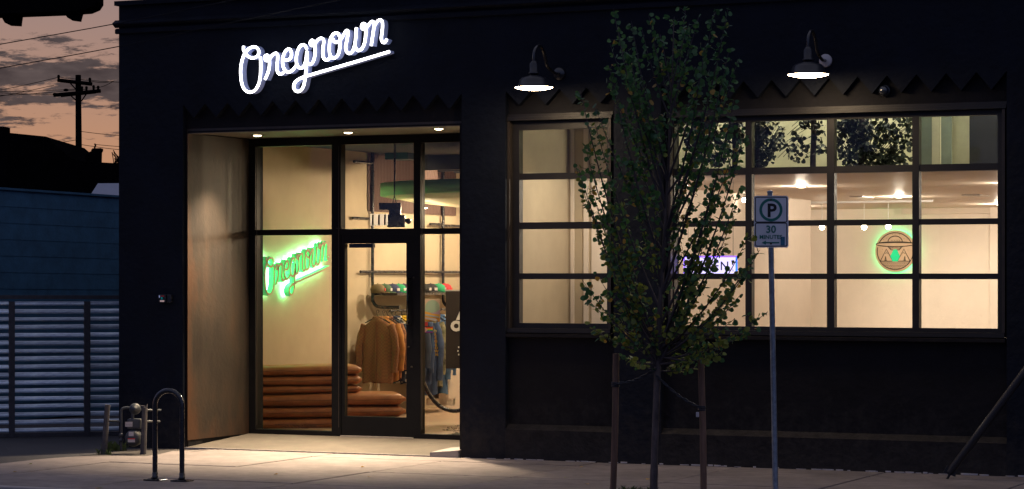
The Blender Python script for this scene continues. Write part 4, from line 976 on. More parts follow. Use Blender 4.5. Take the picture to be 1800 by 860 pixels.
for u in (-0.47, 0.0, 0.47):
    line([(u, -0.24), (u, -0.50)], 0.014)
    for k_ in range(4): v = -0.28 - 0.05*k_; line([(u - 0.03 - 0.012*k_, v - 0.03), (u, v), (u + 0.03 + 0.012*k_, v - 0.03)], 0.012)
line([(-0.74, -0.48), (0.74, -0.48)]); line([(-0.68, -0.55), (0.68, -0.55)], 0.009)
for k_ in range(4):
    v = -0.61 - 0.07*k_; wv = math.sqrt(max(0.0, 0.86**2 - v*v)); n_ = int(wv / 0.045)
    line([(-wv + 2*wv*i/(2*n_), v + (0.016 if i % 2 else -0.016)) for i in range(2*n_ + 1)], 0.010)
for u, v in ((-0.58, 0.56), (-0.42, 0.62), (-0.15, 0.80), (0, 0.82), (0.43, 0.60), (0.58, 0.57), (-0.62, 0.1), (0.62, 0.05), (0.2, 0.78)): line([(u, v), (u + 0.015, v)], 0.016)
ln.build('engraved_lines', M['logo_line'], lg)
MB().prism([lp(*p, -0.036) for p in ((-0.08, 0.09), (0.08, 0.09), (0.24, -0.26), (0.13, -0.5), (-0.13, -0.5), (-0.24, -0.26))], (0, 0.004, 0)).build('beam', M['beam'], lg)
# spot rail near the back wall
rw = thing('spot_rail', 'slim ceiling rail with bright small spots before the back wall', 'spot rail', (6, 9.0, CZ))
ry_ = 9.0
MB().box(X(1400, ry_), X(1640, ry_), ry_ - 0.02, ry_ + 0.02, CZ - 0.06, CZ - 0.031).build('rail', M['white'], rw)
for px_, py_ in ((1445, 399.5), (1519, 399.5), (1561.5, 398.5)):
    q = pY(px_, py_, ry_)
    MB().tube([(q.x, ry_, CZ - 0.05), (q.x, ry_, q.z + 0.03)], 0.004, 6).build('stem', M['white'], rw)
    MB().sphere(q, 0.038, 12).build('bulb', M['spotw'], rw)
    lamp_light('spot_glow', 'SPOT', (q.x - 6, ry_ - 9.0 + 0.06, q.z - CZ), 160, WARMW, rw, size=0.04, spot=rad(70), blend=0.9, rot=(rad(62), 0, rad(-8)))
for px_, py_, nm in ((1268, 347, 'bright bare bulb hanging in the shop left of the sign post'), (1308, 352, 'small bare bulb hanging in the shop beside the window bar')):
    q = pY(px_, py_, 5.5); t = thing('hanging_bulb', nm, 'bulb', tuple(q), 'bare bulbs hanging in the shop')
    MB().sphere(q, 0.05 if px_ < 1300 else 0.03, 12).build('bulb', M['spotw'], t)
    MB().tube([(q.x, q.y, q.z + 0.03), (q.x, q.y, CZ - 0.03)], 0.006, 6).build('cord', M['blackm'], t)
# ring ceiling light
q = pY(1706, 326, 5.0); rg_ = thing('ring_light', 'flat ring shaped ceiling light in the top right of the shop', 'ceiling light', (q.x, q.y, q.z))
sR = 41 / F * ((5.0 - CAM.y) / ray(1706)[1])
MB().lathe([(sR*0.8, 0.0), (sR, 0.0), (sR, 0.025), (sR*0.8, 0.025), (sR*0.8, 0.0)], tuple(q), 40).build('rim', M['ringmat'], rg_)
MB().lathe([(sR*0.82, -0.004), (sR*0.97, -0.004)], tuple(q), 40).build('diffuser', emit_mat('ring_glow', (1, 0.85, 0.62), 2.2), rg_)
MB().tube([(q.x, q.y, q.z + 0.025), (q.x, q.y, CZ - 0.03)], 0.01, 6).build('stem', M['ringmat'], rg_)

# OPEN sign behind the first pane column
yo = 0.30
os_ = thing('open_sign', 'violet edged white light panel reading OPEN inside the window behind the tree', 'open sign', tuple(pY(1248, 482, yo)))
x0, x1, z0, z1 = X(1204, yo), X(1293, yo), Z(1248, 481, yo), Z(1248, 452.5, yo)
MB().box(x0, x1, yo, yo + 0.02, z0, z1).build('panel', M['led_white'], os_)
MB().box(x0 - 0.012, x1 + 0.012, yo - 0.004, yo + 0.018, z0 - 0.012, z0 - 0.001).build('border', M['led_violet'], os_); MB().box(x0 - 0.012, x1 + 0.012, yo - 0.004, yo + 0.018, z1 + 0.001, z1 + 0.012).build('border', M['led_violet'], os_)
MB().box(x0 - 0.012, x0 - 0.001, yo - 0.004, yo + 0.018, z0, z1).build('border', M['led_violet'], os_); MB().box(x1 + 0.001, x1 + 0.012, yo - 0.004, yo + 0.018, z0, z1).build('border', M['led_blue'], os_)
for i, c in enumerate('OPEN'):
    put_text('letter', c, 0.125, (x0 + (x1 - x0)*(0.29 + 0.165*i), yo - 0.003, z0 + 0.035), (1, 0, 0), (0, 0, 1), mat('letter_blue', (0.03, 0.02, 0.2), 0.5), os_, depth=0.001, bold=0.001)
MB().tube([(x0 + 0.03, yo + 0.01, z1), (x0 + 0.03, yo + 0.01, CZ - 0.03)], 0.002, 4).build('wire', M['blackm'], os_)
MB().tube([(x1 - 0.03, yo + 0.01, z1), (x1 - 0.03, yo + 0.01, CZ - 0.03)], 0.002, 4).build('wire', M['blackm'], os_)

# ------------------------------------------------------------------ leaves and plants
def leaf_shape(size):
    """heart shaped leaf, slightly folded along its midrib"""
    o = [(0, 0.02), (0.28, -0.05), (0.54, 0.16), (0.52, 0.50), (0.28, 0.82), (0, 0.96)]
    vs = [(x*size, y*size, 0.16*abs(x)*size + 0.10*size*y*(1-y)) for x, y in o] + [(-x*size, y*size, 0.16*abs(x)*size + 0.10*size*y*(1-y)) for x, y in o[1:-1]]
    vs.append((0, 0.45*size, 0.02*size)); c = len(vs) - 1
    ring_ = [0, 1, 2, 3, 4, 5, 9, 8, 7, 6]
    fs = [(c, ring_[i], ring_[(i+1) % 10]) for i in range(10)]
    return vs, fs
LV, LF = leaf_shape(1.0)
def leaf_matrix(p, d, rg, size):
    d = Vector(d).normalized(); up = Vector((rg.uniform(-1, 1), rg.uniform(-1.0, 0.6), rg.uniform(-0.2, 1))).normalized()
    x = d.cross(up)
    if x.length < 1e-3: x = d.orthogonal()
    x.normalize(); z = x.cross(d)
    return Matrix.Translation(p) @ Matrix((x, d, z)).transposed().to_4x4() @ Matrix.Scale(size, 4)

# made-up plants in place of street trees reflected in the top panes
def reflection_plant(px_trunks, leaves, label, y, seed, n):
    rg = random.Random(seed)
    b = pY(px_trunks[0], 292, y); t = thing('reflection_plant', label, 'plant', (b.x, y, CZ + 0.02), 'plant shapes in place of tree reflections')
    MB().lathe([(0.0, 0.0), (0.07, 0.0), (0.09, 0.07), (0.08, 0.07), (0.0, 0.06)], (b.x, y, CZ + 0.021), 16).build('pot', M['blackm'], t)
    for p_ in px_trunks:
        xx = X(p_, y); MB().tube(smooth_path([(xx, y, CZ + 0.021), (xx, y, CZ + 0.16), (xx + 0.01, y, CZ + 0.5), (xx - 0.02, y, CZ + 0.9)], 5), 0.032, 8).build('stem', M['twig'], t)
    lv = MB()
    for (cx, cy, rx, ry, k_) in leaves:
        for i in range(int(k_ * 1.7)):
            a = rg.uniform(0, 6.28); q_ = math.sqrt(rg.random())
            p = pY(cx + rx*q_*math.cos(a), cy + ry*q_*math.sin(a), y + rg.uniform(-0.12, 0.12))
            if p.z < CZ + 0.03: continue
            sz = rg.uniform(0.030, 0.060); Mx = leaf_matrix(p, (rg.uniform(-.4, 1), rg.uniform(-.5, .5), rg.uniform(-1, .6)), rg, sz)
            lv.add([Mx @ Vector(v) for v in LV], LF)
            if i % 5 == 0 and p.z > CZ + 0.24: xx = X(px_trunks[0], y); dn = Vector((xx - p.x, 0, -0.35)).normalized(); lv.tube([p, p + dn*rg.uniform(0.06, 0.2)], 0.003, 4)
    tag(lv.build('foliage', M['leaf_silhouette'], t), kind='stuff')
reflection_plant([1292], [(1255, 250, 50, 40, 150), (1225, 235, 30, 30, 60), (1290, 225, 20, 20, 40)], 'bushy plant shape in place of tree reflections above the open sign', 1.05, 1, 0)
reflection_plant([1331, 1429], [(1345, 240, 34, 40, 130), (1340, 275, 24, 15, 40), (1400, 262, 22, 26, 40), (1418, 218, 22, 8, 24), (1440, 245, 14, 30, 22)], 'two stemmed plant shape in place of tree reflections in the second top pane', 1.0, 2, 0)
reflection_plant([1514], [(1498, 248, 34, 48, 230), (1545, 250, 34, 44, 150), (1585, 235, 26, 34, 70), (1560, 280, 40, 14, 60), (1490, 220, 20, 16, 40)], 'dense plant shape in place of tree reflections in the third top pane', 1.0, 3, 0)

# ------------------------------------------------------------------ street tree
TY = -3.6
def tp_(px, py, off=0.0): return pY(px, py, TY + off)
tb0 = Vector((X(1147, TY), TY, -0.03))
tree = thing('street_tree', 'young slender street tree with small heart shaped leaves between two stakes', 'tree', tuple(tb0))
lead = smooth_path([tb0, tp_(1149, 860), tp_(1151, 780), tp_(1156, 650), tp_(1159, 560), tp_(1168, 420), tp_(1176, 260), tp_(1182, 120), tp_(1184, 40)], 6)
def lead_at(z):
    for a, b in zip(lead, lead[1:]):
        if a.z <= z <= b.z: return a.lerp(b, (z - a.z) / max(1e-6, b.z - a.z))
    return lead[-1] if z > lead[-1].z else lead[0]
zcut = tp_(1156, 640).z; nl = len(lead)
MB().tube([p for p in lead], [0.034 if p.z < 0.25 else (0.029 if p.z < zcut else max(0.004, 0.026 * (1 - (p.z - zcut) / (lead[-1].z - zcut)))) for p in lead], 10).build('trunk', M['bark'], tree)
rt = random.Random(11)
tips = [(1078,15),(1086,50),(1110,38),(1140,26),(1205,16),(1212,40),(1228,30),(1256,18),(1280,12),(1300,102),(1282,85),(1072,78),(1070,115),(1105,85),(1128,50),(1160,60),(1185,30),(1240,75),
        (1020,160),(1045,185),(1075,150),(1290,175),(1288,140),(1265,120),(1012,292),(1028,255),(1045,215),(1300,235),(1312,225),(1285,205),(1018,300),(1040,330),(1055,375),(1062,440),
        (1022,490),(1034,570),(1028,520),(1048,480),(1058,540),(1085,600),(1095,625),(1350,548),(1330,575),(1335,440),(1318,410),(1300,330),(1262,340),(1290,380),(1312,470),(1325,450),(1270,300),(1250,260),
        (1288,596),(1270,620),(1240,640),(1292,560),(1262,560),(1300,520),(1235,600),(1210,640),(1120,640),(1105,560),(1085,500),(1090,430),(1095,350),(1100,280),(1110,200),(1130,140),(1220,150),(1235,220),(1240,420),(1225,480),(1210,540),(1180,620),(1195,330),(1150,330),(1140,440),(1145,540),(1170,500),(1165,200)]
leaves = []
for k_, (a, b) in enumerate(tips):
    T_ = tp_(a, b, rt.uniform(-0.45, 0.45)); hd = math.hypot(T_.x - lead_at(T_.z).x, T_.y - TY)
    zs_ = max(zcut + rt.uniform(-0.05, 0.18), T_.z - hd * rt.uniform(1.6, 3.2) - 0.15)
    zs_ = min(zs_, T_.z - 0.05) if T_.z - 0.05 > zcut - 0.1 else zcut - 0.08
    S_ = lead_at(zs_)
    Cm = S_.lerp(T_, 0.5) + Vector(((T_.x - S_.x) * 0.10 + rt.uniform(-.03, .03), rt.uniform(-.03, .03), -abs(hd) * 0.12))
    path = []
    for i in range(13):
        t = i / 12; path.append(S_*(1-t)**2 + Cm*2*t*(1-t) + T_*t*t)
    Lb = (T_ - S_).length
    br = MB(); br.tube(path, [max(0.0022, (0.006 + 0.0045*Lb) * (1 - 0.85*i/12)) for i in range(13)], 5)
    # leaves alternate along the branch; short side twigs carry more
    nt_ = int(2 + Lb * 7)
    segs = [(path, 0.25)]
    for j in range(nt_):
        t = rt.uniform(0.25, 0.98); i0 = min(11, int(t*12)); P0 = path[i0].lerp(path[i0+1], t*12 - i0); d = (path[i0+1] - path[i0]).normalized()
        sidev = Vector((rt.uniform(-1, 1), rt.uniform(-1, 1), rt.uniform(-0.35, 0.6))).normalized()
        ln_ = rt.uniform(0.04, 0.17) * (1.15 - 0.5*t); e = P0 + (d*0.55 + sidev*0.75).normalized()*ln_
        tw = [P0, P0.lerp(e, 0.5) + Vector((0, 0, 0.01)), e]; br.tube(tw, [0.0025, 0.002, 0.0012], 4); segs.append((tw, 0.15))
    br.build('branch', M['twig'], tree)
    for sg, t0 in segs:
        Ls = sum((q1 - q0).length for q0, q1 in zip(sg, sg[1:])); nn = max(2, int(Ls * (1 - t0) / 0.0255)); k2 = len(sg) - 1
        for j in range(nn):
            t = t0 + (1 - t0) * (j + rt.random()*0.6) / nn; t = min(0.999, t); i0 = int(t*k2); P = sg[i0].lerp(sg[i0+1], t*k2 - i0)
            d = (sg[i0+1] - sg[i0]).normalized()
            dv = (d*0.4 + Vector((rt.uniform(-1, 1), rt.uniform(-1, 1), rt.uniform(-0.9, 0.5)))).normalized()
            leaves.append((P + dv*0.012, dv, rt.triangular(0.026, 0.054, 0.042)))
zlo, zhi = zcut, lead[-1].z
def leaf_kind(z):
    h = (z - zlo) / (zhi - zlo); r_ = rt.random()
    if r_ < 0.035: return 3
    if r_ < 0.06 + 0.60 * max(0, 1 - h*1.5): return 2  # olive commoner lower down: warm light put into the leaf colour
    return 0 if r_ < 0.55 else 1
LM = [M['leaf_a'], M['leaf_b'], M['leaf_c'], M['leaf_d']]
lme = []
for m in LM:
    me = bpy.data.meshes.new('leaf'); me.from_pydata(LV, [], LF); me.materials.append(m); me.polygons.foreach_set('use_smooth', [True]*len(me.polygons)); lme.append(me)
order = sorted(range(len(leaves)), key=lambda i: leaves[i][0].y - 6*leaves[i][2])
front = set(order[:300]); mass = MB()
for i, (P, d, sz) in enumerate(leaves):
    kd = leaf_kind(P.z); Mx = leaf_matrix(P, d, rt, sz)
    if i in front:
        o = link('leaf', lme[kd], tree); o.matrix_local = Matrix.Translation(-tb0) @ Mx
    else: mass.add([Mx @ Vector(v) for v in LV], LF, kd, True)
tag(mass.build('crown', LM, tree), kind='stuff')

def stake(p_top, px_bot, label, knot_y, tree_y):
    b = Vector((X(px_bot, TY + 0.05), TY + 0.05, -0.05)); t_ = pY(*p_top, TY + 0.05)
    st_ = thing('tree_stake', label, 'stake', tuple(b), 'stakes tied to the young tree')
    MB().tube(smooth_path([b, b.lerp(t_, 0.5) + Vector((0.006, 0, 0)), t_], 4), 0.028, 10).build('post', M['stake'], st_)
    kz = pY(px_bot, knot_y, TY).z; kx = b.lerp(t_, (kz - b.z) / (t_.z - b.z))
    wr = MB()
    for dz in (-0.016, 0.0, 0.014): wr.lathe([(0.030, -0.006), (0.035, -0.006), (0.035, 0.006), (0.030, 0.006)], (kx.x, kx.y, kz + dz), 14)
    wr.build('knot', M['strap'], st_)
    te = lead_at(pY(1156, tree_y, TY).z)
    pa = [kx + Vector((0, -0.03, 0)), kx.lerp(te, 0.5) + Vector((0, -0.03, -0.03)), te + Vector((0, -0.03, 0))]
    a_ = smooth_path(pa, 10); tw1 = []; tw2 = []
    for i, p in enumerate(a_):
        th = i * 1.1; o_ = Vector((0, math.cos(th), math.sin(th))) * 0.008; tw1.append(p + o_); tw2.append(p - o_)
    MB().tube(tw1, 0.007, 6).tube(tw2, 0.007, 6).build('strap', M['strap'], st_)
    return st_
stake((1083, 622), 1077, 'bare timber stake strapped to the tree on its left', 676, 648)
s2_ = stake((1232, 634), 1237, 'timber stake with hanging tag strapped to the tree on its right', 718, 660)
q = pY(1226, 727, TY - 0.02)
MB().box(q.x - 0.010, q.x + 0.014, q.y - 0.012, q.y + 0.004, q.z - 0.03, q.z + 0.012).build('metal_tag', M['label'], s2_, bevel=0.003)

# grass tufts
def tuft(cx, cy, n, r, h, label_name, m, seed):
    rg = random.Random(seed); b = MB()
    for i in range(n):
        a = rg.uniform(0, 6.28); q_ = r*math.sqrt(rg.random()); p = Vector((cx + q_*math.cos(a), cy + q_*math.sin(a)*0.6, -0.02))
        hh = h*rg.uniform(0.4, 1); ld = Vector((rg.uniform(-.6, .6), rg.uniform(-.6, .6), 0))*hh; sdv = Vector((math.cos(a), math.sin(a), 0))*0.004
        b.add([p - sdv, p + sdv, p + ld*0.4 + Vector((0, 0, hh*0.7)) + sdv*0.7, p + ld + Vector((0, 0, hh))], [(0, 1, 2), (0, 2, 3)])
    return tag(b.build('grass', m), label_name, 'grass', kind='stuff')
tuft(X(1112, -3.3), -3.3, 160, 0.22, 0.10, 'grass tufts in the tree well beside the left stake', M['weed'], 1)
tuft(tb0.x + 0.2, -3.9, 260, 0.5, 0.13, 'grass growing in the tree well around the trunk', M['weed'], 5)
q = pZ(200, 790, 0); tuft(q.x, q.y, 150, 0.16, 0.12, 'weeds growing at the foot of the meter post', M['weed'], 2)
q = pZ(182, 797, 0); tuft(q.x, q.y, 60, 0.10, 0.08, 'low weeds on the asphalt by the meter', M['weed'], 3)

# ------------------------------------------------------------------ parking sign
ts = 21.9
pb_ = pD(1363.3, 860, ts); sgx = pD(1355, 390, ts)
sp = thing('parking_sign', 'green and white 30 minute parking sign on a galvanised post', 'street sign', (pb_.x, pb_.y, 0))
topz = pD(1353.5, 338, ts)
fx = Vector((CY, SY, 0)); fn = Vector((SY, -CY, 0)); up = Vector((0, 0, 1))
axis_b = Vector((pb_.x, pb_.y, -0.05)); 
MB().tube([axis_b, Vector((topz.x, topz.y, topz.z))], 0.0245, 14).build('post', M['galv'], sp)
MB().sphere(topz, (0.028, 0.028, 0.018), 12).build('post_cap', M['galv'], sp)
c0 = sgx + fn * 0.036
W_, H_ = 60.5 / F * ts / 2, 91 / F * ts / 2
def rrect(w_, h_, r_, cx=0, cz=0, off=0.0, n=6):
    pts = []
    for sx_, sz_, a0 in ((1, 1, 0), (-1, 1, 90), (-1, -1, 180), (1, -1, 270)):
        for i in range(n + 1):
            a = rad(a0 + 90*i/n); pts.append(c0 + fx*(cx + sx_*(w_ - r_) + r_*math.cos(a)) + up*(cz + sz_*(h_ - r_) + r_*math.sin(a)) + fn*off)
    return pts
def frame_rr(w_, h_, r_, th, cx, cz, off, m, name):
    a = rrect(w_, h_, r_, cx, cz, off); b = rrect(w_ - th, h_ - th, max(0.004, r_ - th), cx, cz, off); n = len(a); vs = a + b
    return MB().add(vs, [(i, (i+1) % n, n + (i+1) % n, n + i) for i in range(n)]).build(name, m, plate_)
plate_ = MB().prism(rrect(W_, H_, 0.022), -fn*0.003).build('plate', M['signwhite'], sp)
zmid = -(465 - 456) / 6.61 / F * ts                        # dividing line
k6 = ts / F / 6.61
frame_rr(188*k6, 150*k6, 0.018, 11*k6, -2*k6, (456 - 316)*k6, 0.0015, M['black'], 'border')
frame_rr(188*k6, 139*k6, 0.018, 11*k6, -2*k6, (456 - 606)*k6, 0.0015, M['black'], 'border')
cz_ = (456 - 319)*k6
ra, rb_ = 134*k6, 103*k6; vs = []; n = 40
for i in range(n):
    a = 2*math.pi*i/n; d = fx*math.cos(a) + up*math.sin(a); vs.append(c0 + fx*(-4*k6) + up*cz_ + d*ra + fn*0.002)
for i in range(n):
    a = 2*math.pi*i/n; d = fx*math.cos(a) + up*math.sin(a); vs.append(c0 + fx*(-4*k6) + up*cz_ + d*rb_ + fn*0.002)
MB().add(vs, [(i, (i+1) % n, n + (i+1) % n, n + i) for i in range(n)]).build('ring', M['signgreen'], plate_)
put_text('letter', 'P', 215*k6, c0 + fx*(4*k6) + up*((456 - 398)*k6) + fn*0.003, fx, up, M['black'], plate_, depth=0.0005, bold=0.0045)
put_text('number', '30', 118*k6, c0 + fx*(-4*k6) + up*((456 - 584)*k6) + fn*0.003, fx, up, M['signgreen'], plate_, depth=0.0005, bold=0.002)
put_text('lettering', 'MINUTES', 64*k6, c0 + fx*(-6*k6) + up*((456 - 655)*k6) + fn*0.003, fx, up, M['signgreen'], plate_, depth=0.0005, bold=0.0010, space=1.02)
def sp2(x, y, o=0.002): return c0 + fx*((x - 300)*k6) + up*((456 - y)*k6) + fn*o
MB().add([sp2(x_, y_) for x_, y_ in ((188, 700), (238, 676), (238, 692), (392, 692), (392, 708), (238, 708), (238, 724))], [(0, 6, 5, 4, 3, 2, 1)]).build('arrow', M['signgreen'], plate_)
MB().add([sp2(x_, y_, 0.0035) for x_, y_ in ((408, 730), (456, 730), (458, 632), (408, 632))], [(0, 1, 2, 3)]).build('sticker', mat('sticker_blue', (0.03, 0.16, 0.26), 0.5, var=0.5, vscale=60), plate_)
for y_ in (203, 709): MB().lathe([(0, 0.006), (0.008, 0.005), (0.010, 0.0)], sp2(297, y_, 0.002), 10, axis=fn).build('bolt', M['blackm'], plate_)

# ------------------------------------------------------------------ bike hoop
pa, pb2 = pZ(272.5, 845, 0), pZ(320, 846.5, 0)
bk_ = thing('bike_hoop', 'black steel bike hoop bolted to the pavement by the entry', 'bike rack', tuple((pa + pb2) / 2))
tbk = (pa - CAM).length; hz = (845 - 686) / F * 22.9; ax = (pb2 - pa); Lh = ax.length; ux = ax.normalized(); rr_ = Lh / 2
mid = (pa + pb2) / 2; pts = [pa, pa + up*0.2, pa + up*(hz - rr_)]
pts += [mid + up*(hz - rr_) - ux*rr_*math.cos(a_) + up*rr_*math.sin(a_) for a_ in [math.pi*i/16 for i in range(1, 16)]]
pts += [pb2 + up*(hz - rr_), pb2 + up*0.2, pb2]
MB().tube(pts, 0.024, 14).build('hoop', M['blackm'], bk_)
for b_ in (pa, pb2):
    fl = MB().box(b_.x - 0.085, b_.x + 0.085, b_.y - 0.07, b_.y + 0.07, 0.003, 0.013).build('base_plate', M['blackm'], bk_, bevel=0.002)
    MB().lathe([(0.03, 0.0), (0.03, 0.03), (0.026, 0.034), (0.0275, 0.06), (0.0245, 0.065)], (b_.x, b_.y, 0.013), 14).build('collar', M['blackm'], bk_)
    for s_ in (-1, 1): MB().lathe([(0.011, 0), (0.011, 0.01), (0.0, 0.014)], (b_.x + s_*0.062, b_.y - 0.045*s_, 0.013), 8).build('bolt', M['blackm'], fl)

# ------------------------------------------------------------------ gas meter with its two posts
tm = 26.6
def mm(px, py, d=0.0): return pD(px, py, tm + d)
gm = thing('gas_meter', 'grey gas meter with pipes and labels against the dark wall corner', 'gas meter', tuple(mm(236, 795)))
sm_ = tm / F
MB().lathe([(0.0, 0.10), (0.055, 0.10), (0.085, 0.07), (0.092, 0.03), (0.092, -0.03), (0.085, -0.05), (0.0, -0.05)], mm(235.5, 770), 24, axis=fn).build('meter_body', M['meter'], gm)
MB().obox(mm(237, 745), fx*0.075, fn*0.06, up*0.055).build('meter_head', M['meter'], gm, bevel=0.015)
MB().lathe([(0.0, 0.06), (0.02, 0.06), (0.022, 0.045), (0.05, 0.035), (0.062, 0.01), (0.062, -0.02), (0.0, -0.03)], mm(237.5, 719), 20, axis=fn).build('regulator', M['meter'], gm)
MB().tube(smooth_path([mm(213, 792), mm(213, 760), mm(213, 730), mm(214, 720), mm(220, 717), mm(231, 717)], 5), 0.0135, 10).build('pipe', M['meter'], gm)
MB().tube([mm(234, 722), mm(233, 735), mm(236, 742)], 0.018, 10).build('pipe', M['meter'], gm)
MB().tube([mm(238, 741), mm(256, 741), mm(280, 741, 0.3)], 0.014, 10).build('pipe', M['meter'], gm)
MB().tube([mm(243, 720), mm(262, 721), mm(282, 721, 0.4)], 0.012, 10).build('pipe', M['meter'], gm)
MB().tube([mm(190, 740), mm(214, 741)], 0.012, 8).build('pipe', M['meter'], gm)
for y_ in (765, 774): MB().sphere(mm(213, y_), (0.026, 0.026, 0.024), 10).build('valve', M['meter'], gm)
MB().obox(mm(226.5, 746, -0.07), fx*0.038, fn*0.003, up*0.026).build('label_plate', M['label'], gm)
MB().obox(mm(230.5, 763, -0.106), fx*0.026, fn*0.002, up*0.024).build('label_plate', M['label'], gm)
MB().obox(mm(231, 775, -0.106), fx*0.038, fn*0.002, up*0.016).build('label_plate', M['label'], gm)
MB().obox(mm(231, 771.6, -0.109), fx*0.038, fn*0.002, up*0.0055).build('warning_strip', M['red'], gm)
put_text('lettering', '5 7 3 2', 0.02, mm(226.5, 748, -0.075), fx, up, M['black'], gm, depth=0.0005)
for (a, b, c, d, r_, lab) in ((182.5, 797, 189, 712, 0.030, 'grey timber post left of the gas meter'), (251.5, 797, 254.5, 716, 0.030, 'split topped grey timber post right of the gas meter')):
    p0 = pZ(a, b, 0); p0.z = -0.03; tt = (p0 - CAM).dot(Vector((-SY, CY, 0))); p1 = pD(c, d, tt)
    t = thing('guard_post', lab, 'post', tuple(p0), 'posts guarding the gas meter')
    po = MB().tube([p0, p0.lerp(p1, 0.5), p1], [r_*1.15, r_*1.05, r_*0.95], 8, smooth=False).build('post', M['gatewood'], t)
    if 'split' in lab: MB().prism([p1 + fx*-0.04 + up*-0.02, p1 + fx*0.02 + up*-0.03, p1 + fx*0.026 + up*0.035, p1 + fx*0.012 + up*0.012, p1 + fx*-0.055 + up*0.02], fn*-0.03).build('split_top', M['gatewood'], t)

# ------------------------------------------------------------------ gate of corrugated slats
gA, gB_ = pD(0, HY, 29.3), pD(207, HY, 29.7)
gd = (gB_ - gA); gd.z = 0; gd.normalize(); gn = Vector((gd.y, -gd.x, 0))
def gp(px, py):                              # point of the gate plane at a column and a row
    dx, dy = ray(px); t_ = ((gA - CAM).x*gn.x + (gA - CAM).y*gn.y) / (dx*gn.x + dy*gn.y); return pD(px, py, t_)
gate = thing('slatted_gate', 'slatted corrugated metal gate in a dark timber frame at the left edge', 'gate', tuple(gp(100, 765)))
zt0, zt1 = gp(0, 526), gp(207, 518.5); zb0 = gp(100, 764).z
def gbox(px0, px1, z0a, z0b, z1a, z1b, d0, d1, name, m):
    a, b = gp(px0, 600), gp(px1, 600); vs = []
    for d in (d0, d1):
        for p, z in ((a, z0a), (b, z0b), (b, z1b), (a, z1a)): q = p + gn*d; vs.append((q.x, q.y, z))
    return MB().add(vs, [(3, 2, 1, 0), (4, 5, 6, 7), (0, 1, 5, 4), (1, 2, 6, 5), (2, 3, 7, 6), (3, 0, 4, 7)]).build(name, m, gate)
gbox(-140, 235, zt0.z + 0.1 * 0.3 - 0.045 + 0.02, zt1.z - 0.045 - 0.007, zt0.z + 0.1 * 0.3 + 0.02, zt1.z - 0.007, -0.03, 0.035, 'rail', M['gatewood'])
gbox(-140, 235, zb0 - 0.02, zb0 - 0.02, zb0 + 0.022, zb0 + 0.022, -0.03, 0.035, 'rail', M['gatewood'])
for a, b in ((-125, -113), (15.5, 25.5), (147.5, 158)): gbox(a, b, zb0 - 0.06, zb0 - 0.06, zt0.z - 0.03, zt0.z - 0.03, -0.045, 0.05, 'post', M['gatewood'])
def slat_mesh(wd):
    m_ = MB(); nx = 6; prof = [(-0.012, -0.026), (0.018, -0.030), (0.030, -0.018), (0.022, 0.004), (0.0, 0.020), (-0.018, 0.024)]
    vs = []; fs = []
    for i in range(nx + 1):
        for d, z in prof: vs.append((wd*i/nx, d, z))
    k = len(prof)
    for i in range(nx):
        for j in range(k - 1): fs.append((i*k + j, (i+1)*k + j, (i+1)*k + j + 1, i*k + j + 1))
    return m_.add(vs, fs, 0, True)
zslat0, zslat1 = gp(100, 755).z, gp(100, 533).z
ang = math.atan2(gd.y, gd.x)
for a, b in ((-113, 15.5), (25.5, 147.5), (158, 235)):
    p0, p1 = gp(a, 600), gp(b, 600); wd = (p1 - p0).length; me = None
    for i in range(17):
        z = zslat0 + (zslat1 - zslat0) * i / 16
        if me is None:
            o = slat_mesh(wd - 0.004).build('slat', M['slat'], gate); me = o.data
        else: o = link('slat', me, gate)
        o.location = Vector((p0.x, p0.y, z)) - Vector(gate['at']) + gd*0.002
        o.rotation_euler = (R.uniform(-0.22, 0.16), R.uniform(-0.007, 0.007), ang)
        # profile depth runs along local y, which must point away from the camera
        o.scale = (1, -1, 1)

# blue boarded building behind the gate
p0, p1 = pD(-140, HY, 31.2), pD(230, HY, 34.6)
zt_l, zt_r = pD(-140, 324, 31.2).z, pD(230, 349, 34.6).z
bb = thing('boarded_building', 'low blue painted board building behind the slatted gate', 'building', (p0.x, p0.y, 0))
ux_ = (p1 - p0); ux_.z = 0; Lb_ = ux_.length; ux_.normalize(); nb = Vector((ux_.y, -ux_.x, 0))
zt_ = (zt_l + zt_r) / 2
MB().prism([p0 + nb*-0.02 + up*(-1.9), p1 + nb*-0.02 + up*(-1.9), Vector((p1.x, p1.y, zt_r)) + nb*-0.02, Vector((p0.x, p0.y, zt_l)) + nb*-0.02], nb*-3.0).build('wall', M['bluewall'], bb)
nbd = 14; bh = (zt_ - 0.0) / nbd
for i in range(nbd):
    a0, a1 = zt_l*i/nbd, zt_l*(i+1)/nbd - 0.003; b0, b1 = zt_r*i/nbd, zt_r*(i+1)/nbd - 0.003
    q0, q1 = Vector((p0.x, p0.y, 0)), Vector((p1.x, p1.y, 0)); pr_ = R.uniform(0.0, 0.002)
    MB().prism([q0 + up*a0 + nb*(0.006 + pr_), q1 + up*b0 + nb*(0.006 + pr_), q1 + up*b1 + nb*(0.002 + pr_), q0 + up*a1 + nb*(0.002 + pr_)], nb*-0.02).build('siding_board', M['bluewall'], bb)
MB().prism([Vector((p0.x, p0.y, zt_l)) + nb*0.03, Vector((p1.x, p1.y, zt_r)) + nb*0.03, Vector((p1.x, p1.y, zt_r + 0.03)) + nb*0.03, Vector((p0.x, p0.y, zt_l + 0.03)) + nb*0.03], nb*-0.3).build('coping', M['bluewall'], bb)
